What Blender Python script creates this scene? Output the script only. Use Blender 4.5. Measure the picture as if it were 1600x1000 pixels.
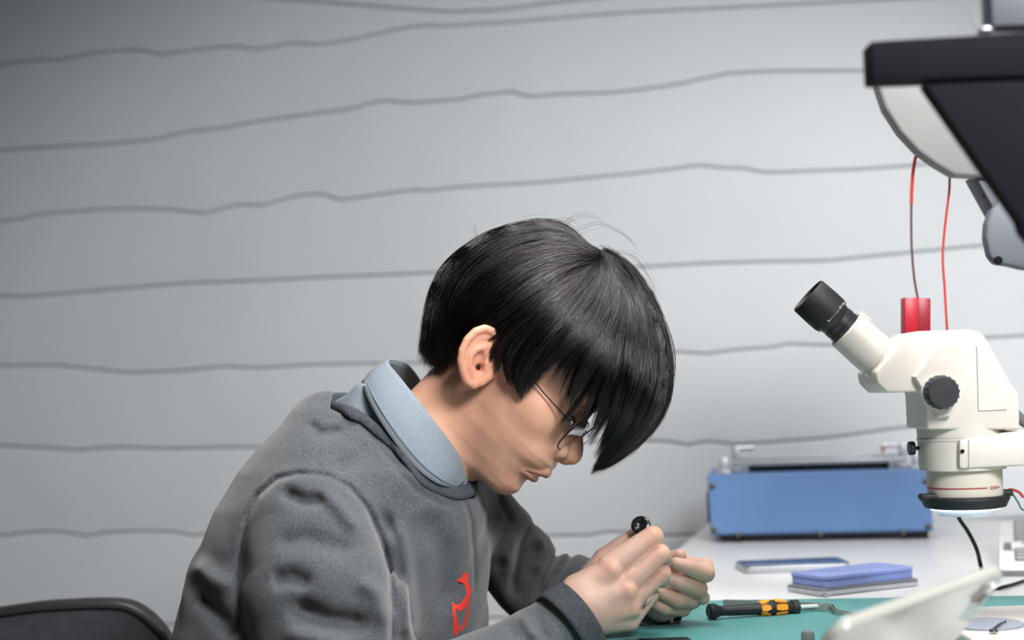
import bpy, bmesh, math, random
import numpy as np
from mathutils import Vector, Matrix, noise as mnoise
random.seed(7); rng = np.random.default_rng(7)
SC = bpy.context.scene
for o in list(bpy.data.objects): bpy.data.objects.remove(o)
COL = SC.collection

# ------------------------------------------------------------------ camera
FPX = 2400.0
DESK = 0.75
CAM = Vector((0, 0, DESK + 0.235))
YAW, PITCH, ROLL = math.radians(13), math.radians(2.8), math.radians(2.0)
fw = Vector((-math.sin(YAW) * math.cos(PITCH), math.cos(YAW) * math.cos(PITCH), math.sin(PITCH)))
rt0 = Vector((math.cos(YAW), math.sin(YAW), 0))
up0 = rt0.cross(fw)
RT = (rt0 * math.cos(ROLL) - up0 * math.sin(ROLL)).normalized()
UP = (up0 * math.cos(ROLL) + rt0 * math.sin(ROLL)).normalized()
FW = fw.normalized()
cam_d = bpy.data.cameras.new('camera'); cam = bpy.data.objects.new('camera', cam_d); COL.objects.link(cam)
cam_d.sensor_width = 36; cam_d.lens = 36 * FPX / 1600; cam_d.clip_start = 0.05
cam.matrix_world = Matrix(((RT.x, UP.x, -FW.x, CAM.x), (RT.y, UP.y, -FW.y, CAM.y), (RT.z, UP.z, -FW.z, CAM.z), (0, 0, 0, 1)))
cam_d.dof.use_dof = True; cam_d.dof.focus_distance = 1.46; cam_d.dof.aperture_fstop = 4.0
SC.camera = cam
# ------------------------------------------------------------------ world and light
SC.view_settings.view_transform = 'Standard'; SC.view_settings.look = 'None'
SC.view_settings.gamma = 1; SC.view_settings.exposure = 0.07; SC.view_settings.use_curve_mapping = False
w = bpy.data.worlds.new('world'); SC.world = w; w.use_nodes = True
w.node_tree.nodes['Background'].inputs[0].default_value = (0.86, 0.92, 1.0, 1)
w.node_tree.nodes['Background'].inputs[1].default_value = 0.08

def cray(px, py): return (FW + RT * ((px - 800) / FPX) + UP * ((500 - py) / FPX))
def P(px, py, d): return CAM + cray(px, py) * d          # pixel and depth -> world point
def on_z(px, py, z=DESK):
    r = cray(px, py); return CAM + r * ((z - CAM.z) / r.z)
def area_light(name, loc, aim, size, size_y, power, col, spread=180):
    l = bpy.data.lights.new(name, 'AREA'); l.shape = 'RECTANGLE'; l.size = size; l.size_y = size_y; l.energy = power; l.color = col
    l.spread = math.radians(spread)
    o = bpy.data.objects.new(name, l); COL.objects.link(o); o.location = loc
    o.rotation_euler = (Vector(aim) - Vector(loc)).to_track_quat('-Z', 'Y').to_euler(); return o
# ceiling strip over the bench (its plane tilts so the upper left of the wall falls outside it) and an unseen fill spot added behind the camera, its cone kept off that corner
KEY = area_light('bench_ceiling_light', P(1080, -1150, 1.38), P(1150, 900, 1.45), 0.9, 0.6, 13.5, (1.0, 0.985, 0.96), 136)
fl_ = bpy.data.lights.new('fill_spot', 'SPOT'); fl_.energy = 232; fl_.color = (0.985, 0.99, 1.0); fl_.spot_size = math.radians(62); fl_.spot_blend = 0.5; fl_.shadow_soft_size = 0.30
FILL = bpy.data.objects.new('fill_spot', fl_); COL.objects.link(FILL); FILL.location = CAM + rt0 * 0.75 + Vector((0, 0, 1.0)) - fw * 0.1
FILL.rotation_euler = (P(1010, 940, 2.2) - FILL.location).to_track_quat('-Z', 'Y').to_euler()

# ------------------------------------------------------------------ materials
def s2l(c): return tuple(((x / 255) / 12.92 if x / 255 <= 0.04045 else ((x / 255 + 0.055) / 1.055) ** 2.4) for x in c) + (1,)
def mat(name, rgb, rough=0.5, metal=0.0, nscale=0, namt=0.0, bump=0.0, bscale=300, sss=0.0, emit=0, trans=0, coat=0, ior=1.45, spec=0.5):
    m = bpy.data.materials.new(name); m.use_nodes = True; nt = m.node_tree; b = nt.nodes['Principled BSDF']
    c = s2l(rgb)
    b.inputs['Base Color'].default_value = c; b.inputs['Roughness'].default_value = rough; b.inputs['Metallic'].default_value = metal
    b.inputs['IOR'].default_value = ior; b.inputs['Specular IOR Level'].default_value = spec
    if sss: b.inputs['Subsurface Weight'].default_value = sss; b.inputs['Subsurface Radius'].default_value = (0.01, 0.004, 0.002); b.inputs['Subsurface Scale'].default_value = 1.0
    if emit: b.inputs['Emission Color'].default_value = c; b.inputs['Emission Strength'].default_value = emit
    if trans: b.inputs['Transmission Weight'].default_value = trans
    if coat: b.inputs['Coat Weight'].default_value = coat
    tc = nt.nodes.new('ShaderNodeTexCoord')
    n = nt.nodes.new('ShaderNodeTexNoise'); n.inputs['Scale'].default_value = nscale or 40; n.inputs['Detail'].default_value = 4
    nt.links.new(tc.outputs['Object'], n.inputs['Vector'])
    r = nt.nodes.new('ShaderNodeValToRGB'); a = namt if namt else 0.04
    r.color_ramp.elements[0].position = 0.3; r.color_ramp.elements[1].position = 0.7
    r.color_ramp.elements[0].color = tuple(x * (1 - a) for x in c[:3]) + (1,); r.color_ramp.elements[1].color = tuple(min(1, x * (1 + a)) for x in c[:3]) + (1,)
    nt.links.new(n.outputs['Fac'], r.inputs['Fac']); nt.links.new(r.outputs['Color'], b.inputs['Base Color'])
    if bump:
        n2 = nt.nodes.new('ShaderNodeTexNoise'); n2.inputs['Scale'].default_value = bscale; n2.inputs['Detail'].default_value = 3
        nt.links.new(tc.outputs['Object'], n2.inputs['Vector'])
        bp = nt.nodes.new('ShaderNodeBump'); bp.inputs['Strength'].default_value = 1; bp.inputs['Distance'].default_value = bump
        nt.links.new(n2.outputs['Fac'], bp.inputs['Height']); nt.links.new(bp.outputs['Normal'], b.inputs['Normal'])
    return m
def emission_ring(name, rgb, k):
    return mat(name, rgb, 0.3, emit=k)
M = {}
M['wall'] = mat('painted_wall', (214, 217, 219), 0.6, nscale=3, namt=0.03, bump=0.0012, bscale=9)
M['joint'] = mat('wall_joint', (186, 189, 191), 0.8)
M['floor'] = mat('floor_vinyl', (120, 122, 124), 0.5, nscale=8, namt=0.1)
M['desk'] = mat('desk_laminate', (226, 226, 226), 0.35, nscale=20, namt=0.015)
M['deskleg'] = mat('desk_leg_steel', (150, 152, 155), 0.4, 0.6)
M['mat'] = mat('teal_mat_rubber', (84, 149, 147), 0.55, nscale=60, namt=0.05, bump=0.0001, bscale=900)
M['cream'] = mat('cream_enamel', (194, 187, 178), 0.38, nscale=15, namt=0.02)
M['cream_d'] = mat('cream_barrel', (190, 183, 170), 0.38, nscale=15, namt=0.02)
M['blackp'] = mat('black_plastic', (34, 35, 38), 0.45, nscale=90, namt=0.2, bump=0.0001, bscale=500)
M['blackr'] = mat('black_rubber', (22, 23, 25), 0.6, nscale=80, namt=0.2)
M['navy'] = mat('dark_navy_plastic', (15, 16, 22), 0.75, nscale=20, namt=0.1, spec=0.15)
M['blue'] = mat('blue_powder_coat', (95, 128, 174), 0.42, nscale=30, namt=0.03, bump=0.00008, bscale=900)
M['bright'] = mat('bright_shaft_steel', (225, 227, 230), 0.35, 0.3)
M['tweez'] = mat('satin_tweezer_steel', (140, 146, 138), 0.4, 0.35)
M['steel'] = mat('brushed_steel', (200, 203, 206), 0.3, 0.9, nscale=120, namt=0.06)
M['alu'] = mat('satin_aluminium', (178, 181, 186), 0.35, 0.5)
M['screw'] = mat('screw_steel', (88, 84, 78), 0.4, 0.7)
M['red'] = mat('red_plastic', (168, 20, 40), 0.4)
M['redwire'] = mat('red_wire', (190, 52, 40), 0.45)
M['brownwire'] = mat('brown_wire', (92, 62, 54), 0.5)
M['greenwire'] = mat('green_wire', (60, 105, 90), 0.5)
M['led'] = emission_ring('led_ring_glow', (225, 232, 255), 1.6)
M['hood'] = mat('pale_grey_hood', (128, 127, 125), 0.45)
M['gdisc'] = mat('slate_grey_plastic', (90, 94, 102), 0.5)
M['phoneb'] = mat('navy_phone_glass', (40, 56, 92), 0.2, coat=0.5)
M['lilac'] = mat('periwinkle_plastic', (136, 153, 212), 0.35)
M['clear'] = mat('clear_acrylic', (226, 230, 234), 0.15)
M['orange'] = mat('orange_plastic', (240, 158, 38), 0.45)
M['mark'] = mat('dark_red_print', (150, 36, 44), 0.5)
M['white'] = mat('white_print', (225, 226, 230), 0.5)
M['phonew'] = mat('cream_phone_glass', (160, 160, 153), 0.3, coat=0.3)
M['glassd'] = mat('dark_lens_glass', (20, 22, 26), 0.1)
M['device'] = mat('white_device_plastic', (226, 228, 228), 0.4)
M['mgrey'] = mat('mid_grey_plastic', (112, 114, 116), 0.5)
M['disc'] = mat('grey_stage_plate', (128, 134, 146), 0.4)
M['chair'] = mat('black_chair_fabric', (40, 42, 46), 0.85, nscale=60, namt=0.25, bump=0.0003, bscale=600)
M['chairp'] = mat('black_chair_piping', (22, 23, 25), 0.45)
M['denim'] = mat('dark_denim', (44, 52, 68), 0.9, nscale=200, namt=0.15)

# ------------------------------------------------------------------ helpers
def link(name, me, m=None, parent=None, smooth=True):
    o = bpy.data.objects.new(name, me); COL.objects.link(o)
    if m is not None: me.materials.append(m)
    if parent is not None: o.parent = parent
    if smooth and hasattr(me, 'polygons'):
        me.shade_smooth()
    return o
def obj(name, bm, m, parent=None, smooth=True, angle=35):
    me = bpy.data.meshes.new(name); bmesh.ops.recalc_face_normals(bm, faces=bm.faces); bm.to_mesh(me); bm.free()
    o = link(name, me, m, parent, False)
    if smooth: me.shade_smooth(); me.set_sharp_from_angle(angle=math.radians(angle))
    return o
def tag(o, label=None, cat=None, group=None, kind=None):
    if label: o['label'] = label
    if cat: o['category'] = cat
    if group: o['group'] = group
    if kind: o['kind'] = kind
    return o
def empty(name, loc, rz=0, label=None, cat=None, group=None):
    o = bpy.data.objects.new(name, None); COL.objects.link(o); o.location = loc; o.rotation_euler = (0, 0, rz); o.empty_display_size = 0.02
    return tag(o, label, cat, group)
def bevel(bm, off, seg=2):
    if off > 0: bmesh.ops.bevel(bm, geom=list(bm.edges), offset=off, segments=seg, profile=0.5, affect='EDGES', clamp_overlap=True)
def box(bm, c, s, off=0, seg=2, rot=None):
    t = bmesh.new(); bmesh.ops.create_cube(t, size=1)
    bmesh.ops.scale(t, vec=Vector(s), verts=t.verts); bevel(t, off, seg)
    if rot is not None: bmesh.ops.rotate(t, matrix=rot, verts=t.verts)
    bmesh.ops.translate(t, vec=Vector(c), verts=t.verts); merge(bm, t); return bm
def merge(bm, t):
    me = bpy.data.meshes.new('tmp'); t.to_mesh(me); t.free(); bm.from_mesh(me); bpy.data.meshes.remove(me)
def prism(bm, pts, y0, y1, off=0, seg=2, axis='y'):
    """polygon pts (x,z) extruded from y0 to y1 (axis y) or (x,y) extruded in z"""
    t = bmesh.new()
    mk = (lambda a, b, d: (a, d, b)) if axis == 'y' else (lambda a, b, d: (a, b, d))
    v0 = [t.verts.new(mk(a, b, y0)) for a, b in pts]; v1 = [t.verts.new(mk(a, b, y1)) for a, b in pts]
    t.faces.new(v0); t.faces.new(v1[::-1]); n = len(pts)
    for i in range(n): t.faces.new((v0[i], v1[i], v1[(i + 1) % n], v0[(i + 1) % n]))
    bmesh.ops.recalc_face_normals(t, faces=t.faces); bevel(t, off, seg); merge(bm, t); return bm
def lathe(bm, prof, origin=(0, 0, 0), axis=(0, 0, 1), n=48):
    """prof: (r, t) pairs; revolved about axis from origin"""
    t = bmesh.new(); rings = []
    for r, z in prof:
        if r < 1e-6: rings.append([t.verts.new((0, 0, z))])
        else: rings.append([t.verts.new((r * math.cos(2 * math.pi * k / n), r * math.sin(2 * math.pi * k / n), z)) for k in range(n)])
    for a, b in zip(rings, rings[1:]):
        for k in range(n):
            k2 = (k + 1) % n
            q = [a[k % len(a)], a[k2 % len(a)], b[k2 % len(b)], b[k % len(b)]]
            u = []
            for v in q:
                if v not in u: u.append(v)
            if len(u) > 2:
                try: t.faces.new(u)
                except ValueError: pass
    for rg in (rings[0], rings[-1]):
        if len(rg) > 2:
            try: t.faces.new(rg)
            except ValueError: pass
    rot = Vector((0, 0, 1)).rotation_difference(Vector(axis)).to_matrix()
    bmesh.ops.rotate(t, matrix=rot, verts=t.verts); bmesh.ops.translate(t, vec=Vector(origin), verts=t.verts)
    bmesh.ops.recalc_face_normals(t, faces=t.faces); merge(bm, t); return bm
def spline(pts, n):
    pts = [Vector(p) for p in pts]; out = []
    Q = [pts[0] * 2 - pts[1]] + pts + [pts[-1] * 2 - pts[-2]]
    for i in range(len(pts) - 1):
        a, b, c, d = Q[i:i + 4]
        for k in range(n):
            t = k / n
            out.append(0.5 * ((2 * b) + (c - a) * t + (2 * a - 5 * b + 4 * c - d) * t * t + (3 * b - a - 3 * c + d) * t ** 3))
    out.append(pts[-1]); return out
def tube(bm, pts, r, n=8, closed=False, sm=0, squash=None):
    if sm: pts = spline(pts, sm)
    pts = [Vector(p) for p in pts]; m = len(pts); rr = r if isinstance(r, (list, tuple)) else [r] * m
    if len(rr) != m: rr = [rr[min(int(i / (m - 1) * (len(rr) - 1)), len(rr) - 2)] * (1 - (i / (m - 1) * (len(rr) - 1)) % 1) + rr[min(int(i / (m - 1) * (len(rr) - 1)) + 1, len(rr) - 1)] * ((i / (m - 1) * (len(rr) - 1)) % 1) for i in range(m)]
    rings = []; nrm = None
    for i, p in enumerate(pts):
        a = pts[i - 1] if (i or closed) else p; b = pts[(i + 1) % m] if (i < m - 1 or closed) else p
        d = (b - a).normalized()
        if nrm is None: nrm = d.orthogonal().normalized()
        nrm = (nrm - d * nrm.dot(d)).normalized(); bi = d.cross(nrm)
        rings.append([bm.verts.new(p + (nrm * math.cos(2 * math.pi * k / n) + bi * math.sin(2 * math.pi * k / n)) * rr[i]) for k in range(n)])
    for i in range(m - (0 if closed else 1)):
        A, B = rings[i], rings[(i + 1) % m]
        for k in range(n): bm.faces.new((A[k], A[(k + 1) % n], B[(k + 1) % n], B[k]))
    if not closed: bm.faces.new(rings[0][::-1]); bm.faces.new(rings[-1])
    return bm
class Fr:
    """upright local frame at a pixel and depth: x right, y away from the viewer, z up; loc() turns pixels into local (x, z)"""
    def __init__(s, px, py, d=None, yaw=0, base=None):
        s.O = base if base is not None else P(px, py, d)
        s.rz = YAW + yaw; s.X = Vector((math.cos(s.rz), math.sin(s.rz), 0)); s.Y = Vector((-math.sin(s.rz), math.cos(s.rz), 0))
    def loc(s, px, py, y=0):
        r = cray(px, py); t = ((s.O - CAM).dot(s.Y) + y) / r.dot(s.Y); p = CAM + r * t - s.O
        return (p.dot(s.X), p.z)
    def v(s, px, py, y=0): a = s.loc(px, py, y); return Vector((a[0], y, a[1]))
    def w2l(s, p): q = p - s.O; return Vector((q.dot(s.X), q.dot(s.Y), q.z))
    def root(s, name, label, cat, group=None): return empty(name, s.O, s.rz, label, cat, group)
def text_to_mesh(o):
    bpy.context.view_layer.update(); me = bpy.data.meshes.new_from_object(o.evaluated_get(bpy.context.evaluated_depsgraph_get()))
    n = bpy.data.objects.new('lettering', me); COL.objects.link(n); n.parent = o.parent; n.matrix_local = o.matrix_local.copy()
    bpy.data.objects.remove(o); return n
# ------------------------------------------------------------------ the room
cnr = on_z(1105, 818)                       # far left corner of the bench top
WY = cnr.y + 0.05                           # wall face
def on_wall(px, py):
    r = cray(px, py); p = CAM + r * (WY / r.y); return p.x, p.z
fl = bmesh.new(); box(fl, (0.2, 0.3, -0.02), (7, 5.6, 0.04)); o = obj('floor', fl, M['floor'], None, False); tag(o, kind='structure')
wb = bmesh.new(); box(wb, (0.2, WY + 0.0495, 1.4), (7, 0.08, 2.8)); wall = obj('wall_back', wb, M['joint'], None, False); tag(wall, kind='structure')
JL = [
 [(0,-30),(400,-5),(640,14),(700,18),(780,15),(850,5),(1000,-10),(1600,-50)],
 [(0,101),(20,98),(50,94),(95,93),(120,87),(165,80),(200,78),(225,79),(250,85),(290,79),(340,74),(365,71),(390,77),(420,74),(450,66),(495,70),(540,63),(590,52),(620,45),(660,39),(690,41),(740,37),(800,34),(900,25),(1000,18),(1600,-12)],
 [(0,235),(60,231),(150,226),(200,222),(240,218),(290,206),(340,201),(400,190),(470,180),(550,170),(578,160),(600,157),(640,161),(720,155),(750,148),(800,143),(825,152),(870,147),(950,145),(1000,140),(1060,131),(1100,122),(1140,114),(1200,111),(1350,110),(1600,100)],
 [(0,346),(30,342),(60,335),(110,331),(165,327),(210,326),(270,328),(315,334),(330,330),(370,320),(410,321),(460,306),(500,303),(530,313),(580,306),(620,300),(650,296),(665,299),(700,294),(760,290),(850,285),(900,280),(1000,270),(1050,264),(1095,258),(1130,263),(1160,262),(1190,270),(1250,268),(1350,264),(1420,259),(1450,256),(1600,250)],
 [(0,463),(40,464),(110,458),(200,450),(290,443),(400,439),(500,434),(600,430),(670,427),(800,422),(1000,418),(1100,412),(1200,409),(1290,408),(1350,402),(1440,393),(1530,384),(1600,380)],
 [(0,572),(90,571),(130,576),(200,583),(280,580),(350,573),(400,576),(480,571),(560,569),(650,568),(1000,553),(1060,550),(1100,554),(1150,547),(1210,543),(1225,538),(1300,540),(1400,536),(1600,525)],
 [(0,697),(60,700),(120,704),(180,699),(260,702),(340,700),(420,700),(1000,690),(1050,690),(1070,698),(1100,690),(1150,695),(1200,692),(1290,685),(1330,680),(1400,670),(1430,667),(1600,655)],
 [(0,838),(40,833),(75,831),(105,834),(135,839),(160,833),(210,831),(270,832),(300,838),(330,835),(700,838),(880,838),(920,838),(945,832),(980,833),(1050,838),(1100,835),(1600,810)],
 [(0,985),(250,978),(300,975),(900,965),(1600,930)]]
XS = np.arange(-3.2, 3.6, 0.02)
def jl(line):
    q = np.array([on_wall(a, b) for a, b in line]); z = np.interp(XS, q[:, 0], q[:, 1])
    k = len(XS); ph = rng.random(4) * 6
    nz = 0.004 * np.sin(XS * 9 + ph[0]) + 0.003 * np.sin(XS * 21 + ph[1])
    out = np.clip((q[0, 0] - XS) * 3, 0, 1) + np.clip((XS - q[-1, 0]) * 3, 0, 1)
    return z + nz * out
joints = [jl(l) for l in JL]
top = joints[0]
for k in range(5): joints.insert(0, joints[0].mean() + 0.148 + 0.005 * np.sin(XS * 7 + k) + 0.003 * np.sin(XS * 19 + k))
while joints[-1].mean() > 0.2: joints.append(joints[-1].mean() - 0.145 + 0.005 * np.sin(XS * 8 + len(joints)) + 0.003 * np.sin(XS * 17))
joints.append(np.zeros_like(XS) + 0.0)
GAP = 0.0010
for i in range(len(joints) - 1):
    zt = joints[i] - GAP; zb = joints[i + 1] + GAP
    prof = [(0.0, 0.0065), (0.0008, 0.0022), (0.0022, 0.0005), (0.006, 0.0)]          # distance from the edge, set back
    off = 0.0015 * (rng.random() - 0.5); V = []; rows = []
    levels = [(d, s, 0) for d, s in prof] + [(0.5, 0.0, 2)] + [(d, s, 1) for d, s in prof[::-1]]
    for d, s, side in levels:
        z = zt - d if side == 0 else (zb + d if side == 1 else (zt + zb) / 2)
        rows.append(np.stack([XS, np.full_like(XS, WY + s + off), z], 1))
    rows.insert(0, rows[0] + [0, 0.012, 0]); rows.append(rows[-1] + [0, 0.012, 0])
    V = np.concatenate(rows); n = len(XS); F = []
    for r in range(len(rows) - 1):
        a = r * n + np.arange(n - 1); F.append(np.stack([a, a + n, a + n + 1, a + 1], 1))
    me = bpy.data.meshes.new('plank'); me.from_pydata(V.tolist(), [], np.concatenate(F).tolist())
    link('plank', me, M['wall'], wall)

# ------------------------------------------------------------------ the bench: runs to the right along the wall
dx, dyf = cnr.x, cnr.y - 1.55
desk = empty('workbench', (dx, cnr.y, 0), 0, 'white laminate workbench along the grey wall', 'desk')
b = bmesh.new(); box(b, (0.9, -0.925, DESK - 0.0125), (1.8, 1.85, 0.025), 0.003); obj('tabletop', b, M['desk'], desk)
for x, y in ((0.05, -0.06), (1.75, -0.06), (0.05, -1.79), (1.75, -1.79)):
    b = bmesh.new(); box(b, (x, y, (DESK - 0.025) / 2), (0.04, 0.04, DESK - 0.025), 0.004); obj('leg', b, M['deskleg'], desk)
# teal mat
m0 = on_z(1110, 939)
b = bmesh.new(); box(b, (0, 0, 0.0015), (0.75, 0.42, 0.003), 0.001)
mt = obj('work_mat', b, M['mat']); fr = Fr(0, 0, base=m0)
mt.location = m0 + Vector((0.25, -0.21, 0.0005)); 
mt.rotation_euler = (0, 0, YAW * 0.35); tag(mt, 'teal rubber work mat lying on the white bench', 'mat')
ZM = DESK + 0.0035
asin_ = lambda v: math.asin(max(-1.0, min(1.0, v)))
# ------------------------------------------------------------------ blue separator machine
s = Fr(1285, 847, base=on_z(1112, 849), yaw=-YAW * 0.75); R = s.root('screen_separator', 'blue metal screen separator with aluminium rails, at the back of the bench', 'machine')
x0, zb = s.loc(1112, 843); x1, _ = s.loc(1459, 843); zt = s.loc(1107, 742)[1]; BD = 0.20
xl = x0 - 0.001
b = bmesh.new(); prism(b, [(xl, 0.012), (x1, 0.012), (x1 - 0.002, zt), (xl - 0.002, zt)], 0, BD, 0.002); obj('housing', b, M['blue'], R)
b = bmesh.new(); prism(b, [(xl + 0.001, 0.015), (x1 - 0.001, 0.015), (x1 - 0.003, zt - 0.003), (xl - 0.001, zt - 0.003)], -0.0016, -0.0002, 0.0005, 1); fp = obj('front_panel', b, M['blue'], R)
for px, py in ((1113, 760), (1116, 828), (1153, 836), (1282, 835), (1412, 833), (1450, 823), (1446, 752)):
    c = s.v(px, py, -0.002); b = bmesh.new(); lathe(b, [(0.0, -0.0030), (0.0024, -0.0027), (0.0044, -0.0014), (0.0048, 0.0)], c, (0, 1, 0), 16)
    box(b, c + Vector((0, -0.0028, 0)), (0.004, 0.0006, 0.0008)); box(b, c + Vector((0, -0.0028, 0)), (0.0008, 0.0006, 0.004)); obj('screw', b, M['screw'], fp)
for fx in (xl + 0.03, x1 - 0.02):
    for fy in (0.02, BD - 0.02):
        b = bmesh.new(); box(b, (fx, fy, 0.0063), (0.028, 0.02, 0.0123), 0.002); obj('foot', b, M['blackr'], R)
b = bmesh.new(); box(b, ((xl + x1) / 2, BD / 2, 0.010), (x1 - xl - 0.02, BD - 0.02, 0.005)); obj('base_plate', b, M['blackp'], R)
b = bmesh.new(); box(b, (xl - 0.003, 0.07, zt * 0.5), (0.006, 0.06, 0.048), 0.002); obj('socket_panel', b, M['blackp'], R)
# top: black hot plate, rails, uprights
b = bmesh.new(); box(b, ((xl + x1) / 2 + 0.005, 0.11, zt + 0.006), (x1 - xl - 0.11, 0.12, 0.012), 0.002); obj('hot_plate', b, M['blackp'], R)
b = bmesh.new(); box(b, ((xl + x1) / 2 + 0.0, 0.045, zt + 0.0135), (x1 - xl - 0.062, 0.012, 0.0075), 0.0015); obj('front_rail', b, M['alu'], R)
b = bmesh.new(); box(b, ((xl + x1) / 2 + 0.0, 0.175, zt + 0.013), (x1 - xl - 0.062, 0.012, 0.007), 0.0015); obj('rear_rail', b, M['alu'], R)
for fx, hh, fy in ((xl + 0.022, 0.024, 0.03), (xl + 0.040, 0.040, 0.09), (x1 - 0.018, 0.024, 0.03), (x1 - 0.030, 0.036, 0.12)):
    b = bmesh.new(); box(b, (fx, fy, zt + hh / 2), (0.013, 0.012, hh), 0.001); box(b, (fx, fy, zt + 0.002), (0.022, 0.02, 0.004), 0.001); obj('upright', b, M['alu'], R)
b = bmesh.new(); lathe(b, [(0.0, -0.002), (0.004, 0), (0.004, 0.022), (0, 0.024)], (xl + 0.046, 0.09, zt + 0.036), (1, 0, 0), 20); obj('clamp_pin', b, M['steel'], R)
b = bmesh.new(); lathe(b, [(0.0, -0.002), (0.0035, 0), (0.0035, 0.03), (0, 0.032)], (x1 - 0.062, 0.12, zt + 0.033), (1, 0, 0), 20); obj('clamp_pin', b, M['steel'], R)
b = bmesh.new(); lathe(b, [(0.0015, 0), (0.0026, 0.004), (0.001, 0.011), (0, 0.012)], (x1 - 0.06, 0.12, zt + 0.021), (0, 0, 1), 12); obj('indicator', b, M['red'], R)
for fx in (xl + 0.055, x1 - 0.045, x1 - 0.055):
    b = bmesh.new(); lathe(b, [(0.004, 0), (0.004, 0.011), (0.0025, 0.012), (0, 0.012)], (fx, 0.03, zt), (0, 0, 1), 16); obj('post', b, M['steel'], R)

# ------------------------------------------------------------------ stereo microscope
s = Fr(1506, 700, 1.44); baseO = s.O.copy(); baseO.z = DESK; s.O = baseO      # frame at the bench under the optical axis
# (s.loc works for any base because it only uses the vertical plane through the base)
R = s.root('stereo_microscope', 'cream stereo microscope with black eyepieces on a boom stand', 'microscope')
L = lambda pts, y=0: [s.loc(a, b, y) for a, b in pts]
ax, _ = s.loc(1505, 700)
# head housing (side outline, extruded, generous bevel)
hd = [(1353,582),(1400,532),(1414,520),(1502,517),(1517,523),(1526,536),(1564,605),(1571,611),(1574,622),(1574,634),(1574,670),(1433,670),(1430,612),(1372,614),(1357,600)]
b = bmesh.new(); prism(b, L(hd), -0.036, 0.040, 0.006, 3); head = obj('head_housing', b, M['cream'], R, True, 40)
sd = [(1423,588),(1465,535),(1506,535),(1506,582),(1520,590),(1482,655),(1462,655)]
b = bmesh.new(); t = bmesh.new(); A = L(sd, -0.036); B = [(a * 0.9 + A[0][0] * 0 + 0.1 * s.loc(1468, 600, -0.036)[0], c * 0.9 + 0.1 * s.loc(1468, 600, -0.036)[1]) for a, c in A]
v0 = [b.verts.new((x, -0.034, z)) for x, z in A]; v1 = [b.verts.new((x, -0.0440, z)) for x, z in B]
b.faces.new(v1)
for i in range(len(v0)): b.faces.new((v0[i], v0[(i + 1) % len(v0)], v1[(i + 1) % len(v0)], v1[i]))
t.free(); obj('knob_boss', b, M['cream'], head, True, 25)
b = bmesh.new(); prism(b, L([(1526,543),(1529,543),(1569,618),(1570,640),(1529,642),(1528,641)], -0.0362), -0.0366, -0.0355, 0.0, 1); obj('seam_panel', b, M['cream'], head)
b = bmesh.new()
tube(b, [s.v(1526, 541, -0.0367), s.v(1529, 642, -0.0367), s.v(1573, 640, -0.0367)], 0.00025, 6); obj('seam_line', b, M['mgrey'], head)
# focus knob, ridged
kc = s.v(1468, 613, -0.045); b = bmesh.new(); t = bmesh.new(); n = 72; rings = []
for r, y, rid in ((0.0120, 0.004, 0), (0.0150, 0.003, 1), (0.0152, -0.011, 1), (0.0135, -0.0145, 0), (0.0, -0.0148, 0)):
    if r == 0: rings.append([t.verts.new((kc.x, kc.y + y, kc.z))]); continue
    rings.append([t.verts.new((kc.x + (r + rid * 0.0004 * (1 if k % 4 < 2 else -1)) * math.cos(2 * math.pi * k / n), kc.y + y, kc.z + (r + rid * 0.0004 * (1 if k % 4 < 2 else -1)) * math.sin(2 * math.pi * k / n))) for k in range(n)])
for a, c in zip(rings, rings[1:]):
    for k in range(n):
        q = [a[k], a[(k + 1) % n]] + ([c[(k + 1) % n], c[k]] if len(c) > 1 else [c[0]]); t.faces.new(q)
merge(b, t); kn = obj('zoom_knob', b, M['blackp'], R, True, 30)
b = bmesh.new(); lathe(b, [(0.0165, 0.0), (0.0168, 0.003), (0.0155, 0.006), (0.010, 0.006)], kc + Vector((0, -0.001, 0)), (0, 1, 0), 40); obj('knob_collar', b, M['cream'], head)
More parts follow.
